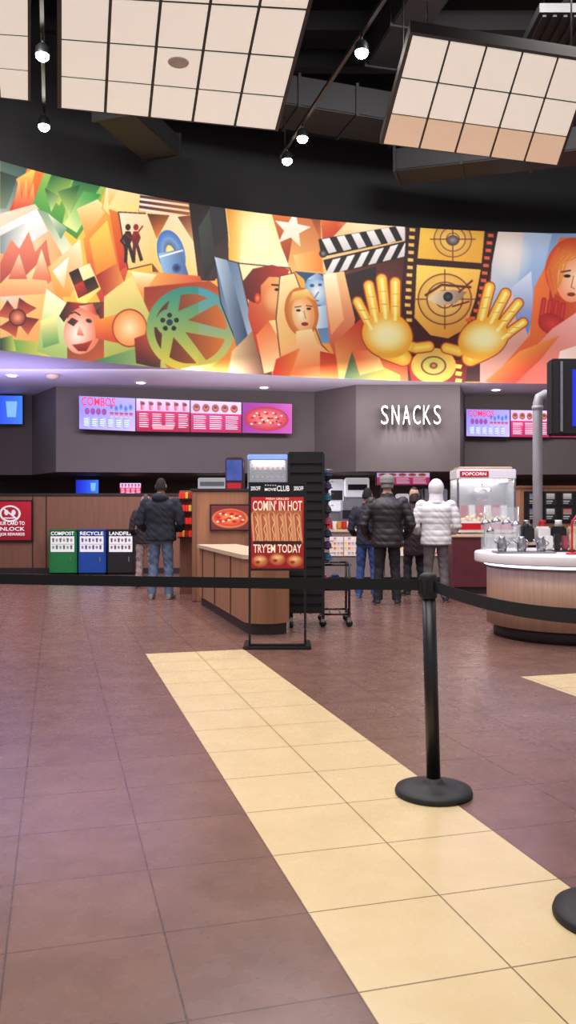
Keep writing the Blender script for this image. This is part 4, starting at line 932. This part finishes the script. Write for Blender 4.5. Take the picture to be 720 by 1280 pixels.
person('woman',182,14.2,math.radians(10),1.60,mat('coat_dark',(36,28,32),.8,noise=.1),mat('pants_pattern',(150,130,125),.8,noise=.6,nscale=60),shk,hbr,skin,'front',bulk=.95,hairlen=.05)
person('man',484,11.65,math.radians(-4),1.80,puffk,pk,shk,hgy,skin,'pocket',puff=.008,hat=capg,bulk=1.22,hem=.80)
person('man',459,12.6,math.radians(-15),1.66,mat('jacket_navy',(34,36,50),.8,noise=.1),jnd,shb,hk,skind,'front',bulk=1.0,hem=.86)
person('woman',518,12.9,math.radians(12),1.68,mat('coat_maroon_dark',(42,24,30),.8,noise=.1),pk,shk,hbr,skin,'front',bulk=1.0,hem=.66,hairlen=.08)
person('woman',545,12.0,math.radians(-4),1.75,puffw,pg,shk,hbr,skin,'front',puff=.010,hood=2,bulk=1.22,hem=.84)
# ------------------------------------------------------------ LIGHTS
def area(loc,rot,size,en,col=(1,1,1),sy=None):
    l=bpy.data.lights.new('unseen_lamp','AREA'); l.energy=en; l.color=col; l.size=size  # unseen area lights without fixtures, several added only to brighten surfaces
    if sy: l.shape='RECTANGLE'; l.size_y=sy
    o=bpy.data.objects.new('unseen_lamp',l); o.location=loc; o.rotation_euler=[math.radians(a) for a in rot]; sc.collection.objects.link(o)
area((0,2.5,6.6),(0,0,0),4,390,(1,.97,.94),4)
area((-4,7,6.6),(0,0,0),2.5,270,(.98,.92,1))
area((4.2,7,6.6),(0,0,0),2.5,200,(.98,.94,1))
area((0,9.5,6.5),(0,0,0),2.5,260,(.98,.94,1))
area((-3.5,9.0,8.2),(58,0,8),3,420,(1,.97,.94),1)  # unseen wash light added to brighten the mural, left side
area((3.5,10.0,8.2),(58,0,-8),3,420,(1,.97,.94),1)  # unseen wash light added to brighten the mural, right side
area((-3,15.0,3.8),(35,0,0),5,130,(.9,.85,1),.6)  # unseen light added under the soffit for people and counters
area((3,15.6,3.8),(35,0,0),5,120,(1,.95,.96),.6)  # second unseen light added under the soffit, for the right half
area((0.5,20.5,2.1),(0,0,0),8,60,(1,.9,.86),.8)
area((-6,15.0,2.9),(180,0,0),4,75,(.5,.45,1),1.5)  # unseen uplight added to tint the soffit blue-purple
area((1,16.0,2.6),(180,0,0),6,45,(.85,.8,1),.8)  # unseen uplight added to brighten the soffit
area((-3.2,12.6,3.7),(0,0,0),3.5,60,(.62,.45,1),1.2)  # purple light added for the sheen on the floor, left
area((3.2,12.0,3.7),(0,0,0),2.5,35,(.62,.5,1),1.2)  # purple light added for the sheen on the floor, right
w=bpy.data.worlds.new('World'); sc.world=w; w.use_nodes=True; w.node_tree.nodes['Background'].inputs[0].default_value=(.90,.86,.97,1); w.node_tree.nodes['Background'].inputs[1].default_value=.48
cam=bpy.data.cameras.new('Camera'); cam.sensor_fit='VERTICAL'; cam.sensor_height=36; cam.sensor_width=36; cam.lens=F/1280*36; cam.clip_end=100
co_=bpy.data.objects.new('Camera',cam); co_.location=(0,0,CH); co_.rotation_euler=(math.radians(90),0,0); sc.collection.objects.link(co_); sc.camera=co_
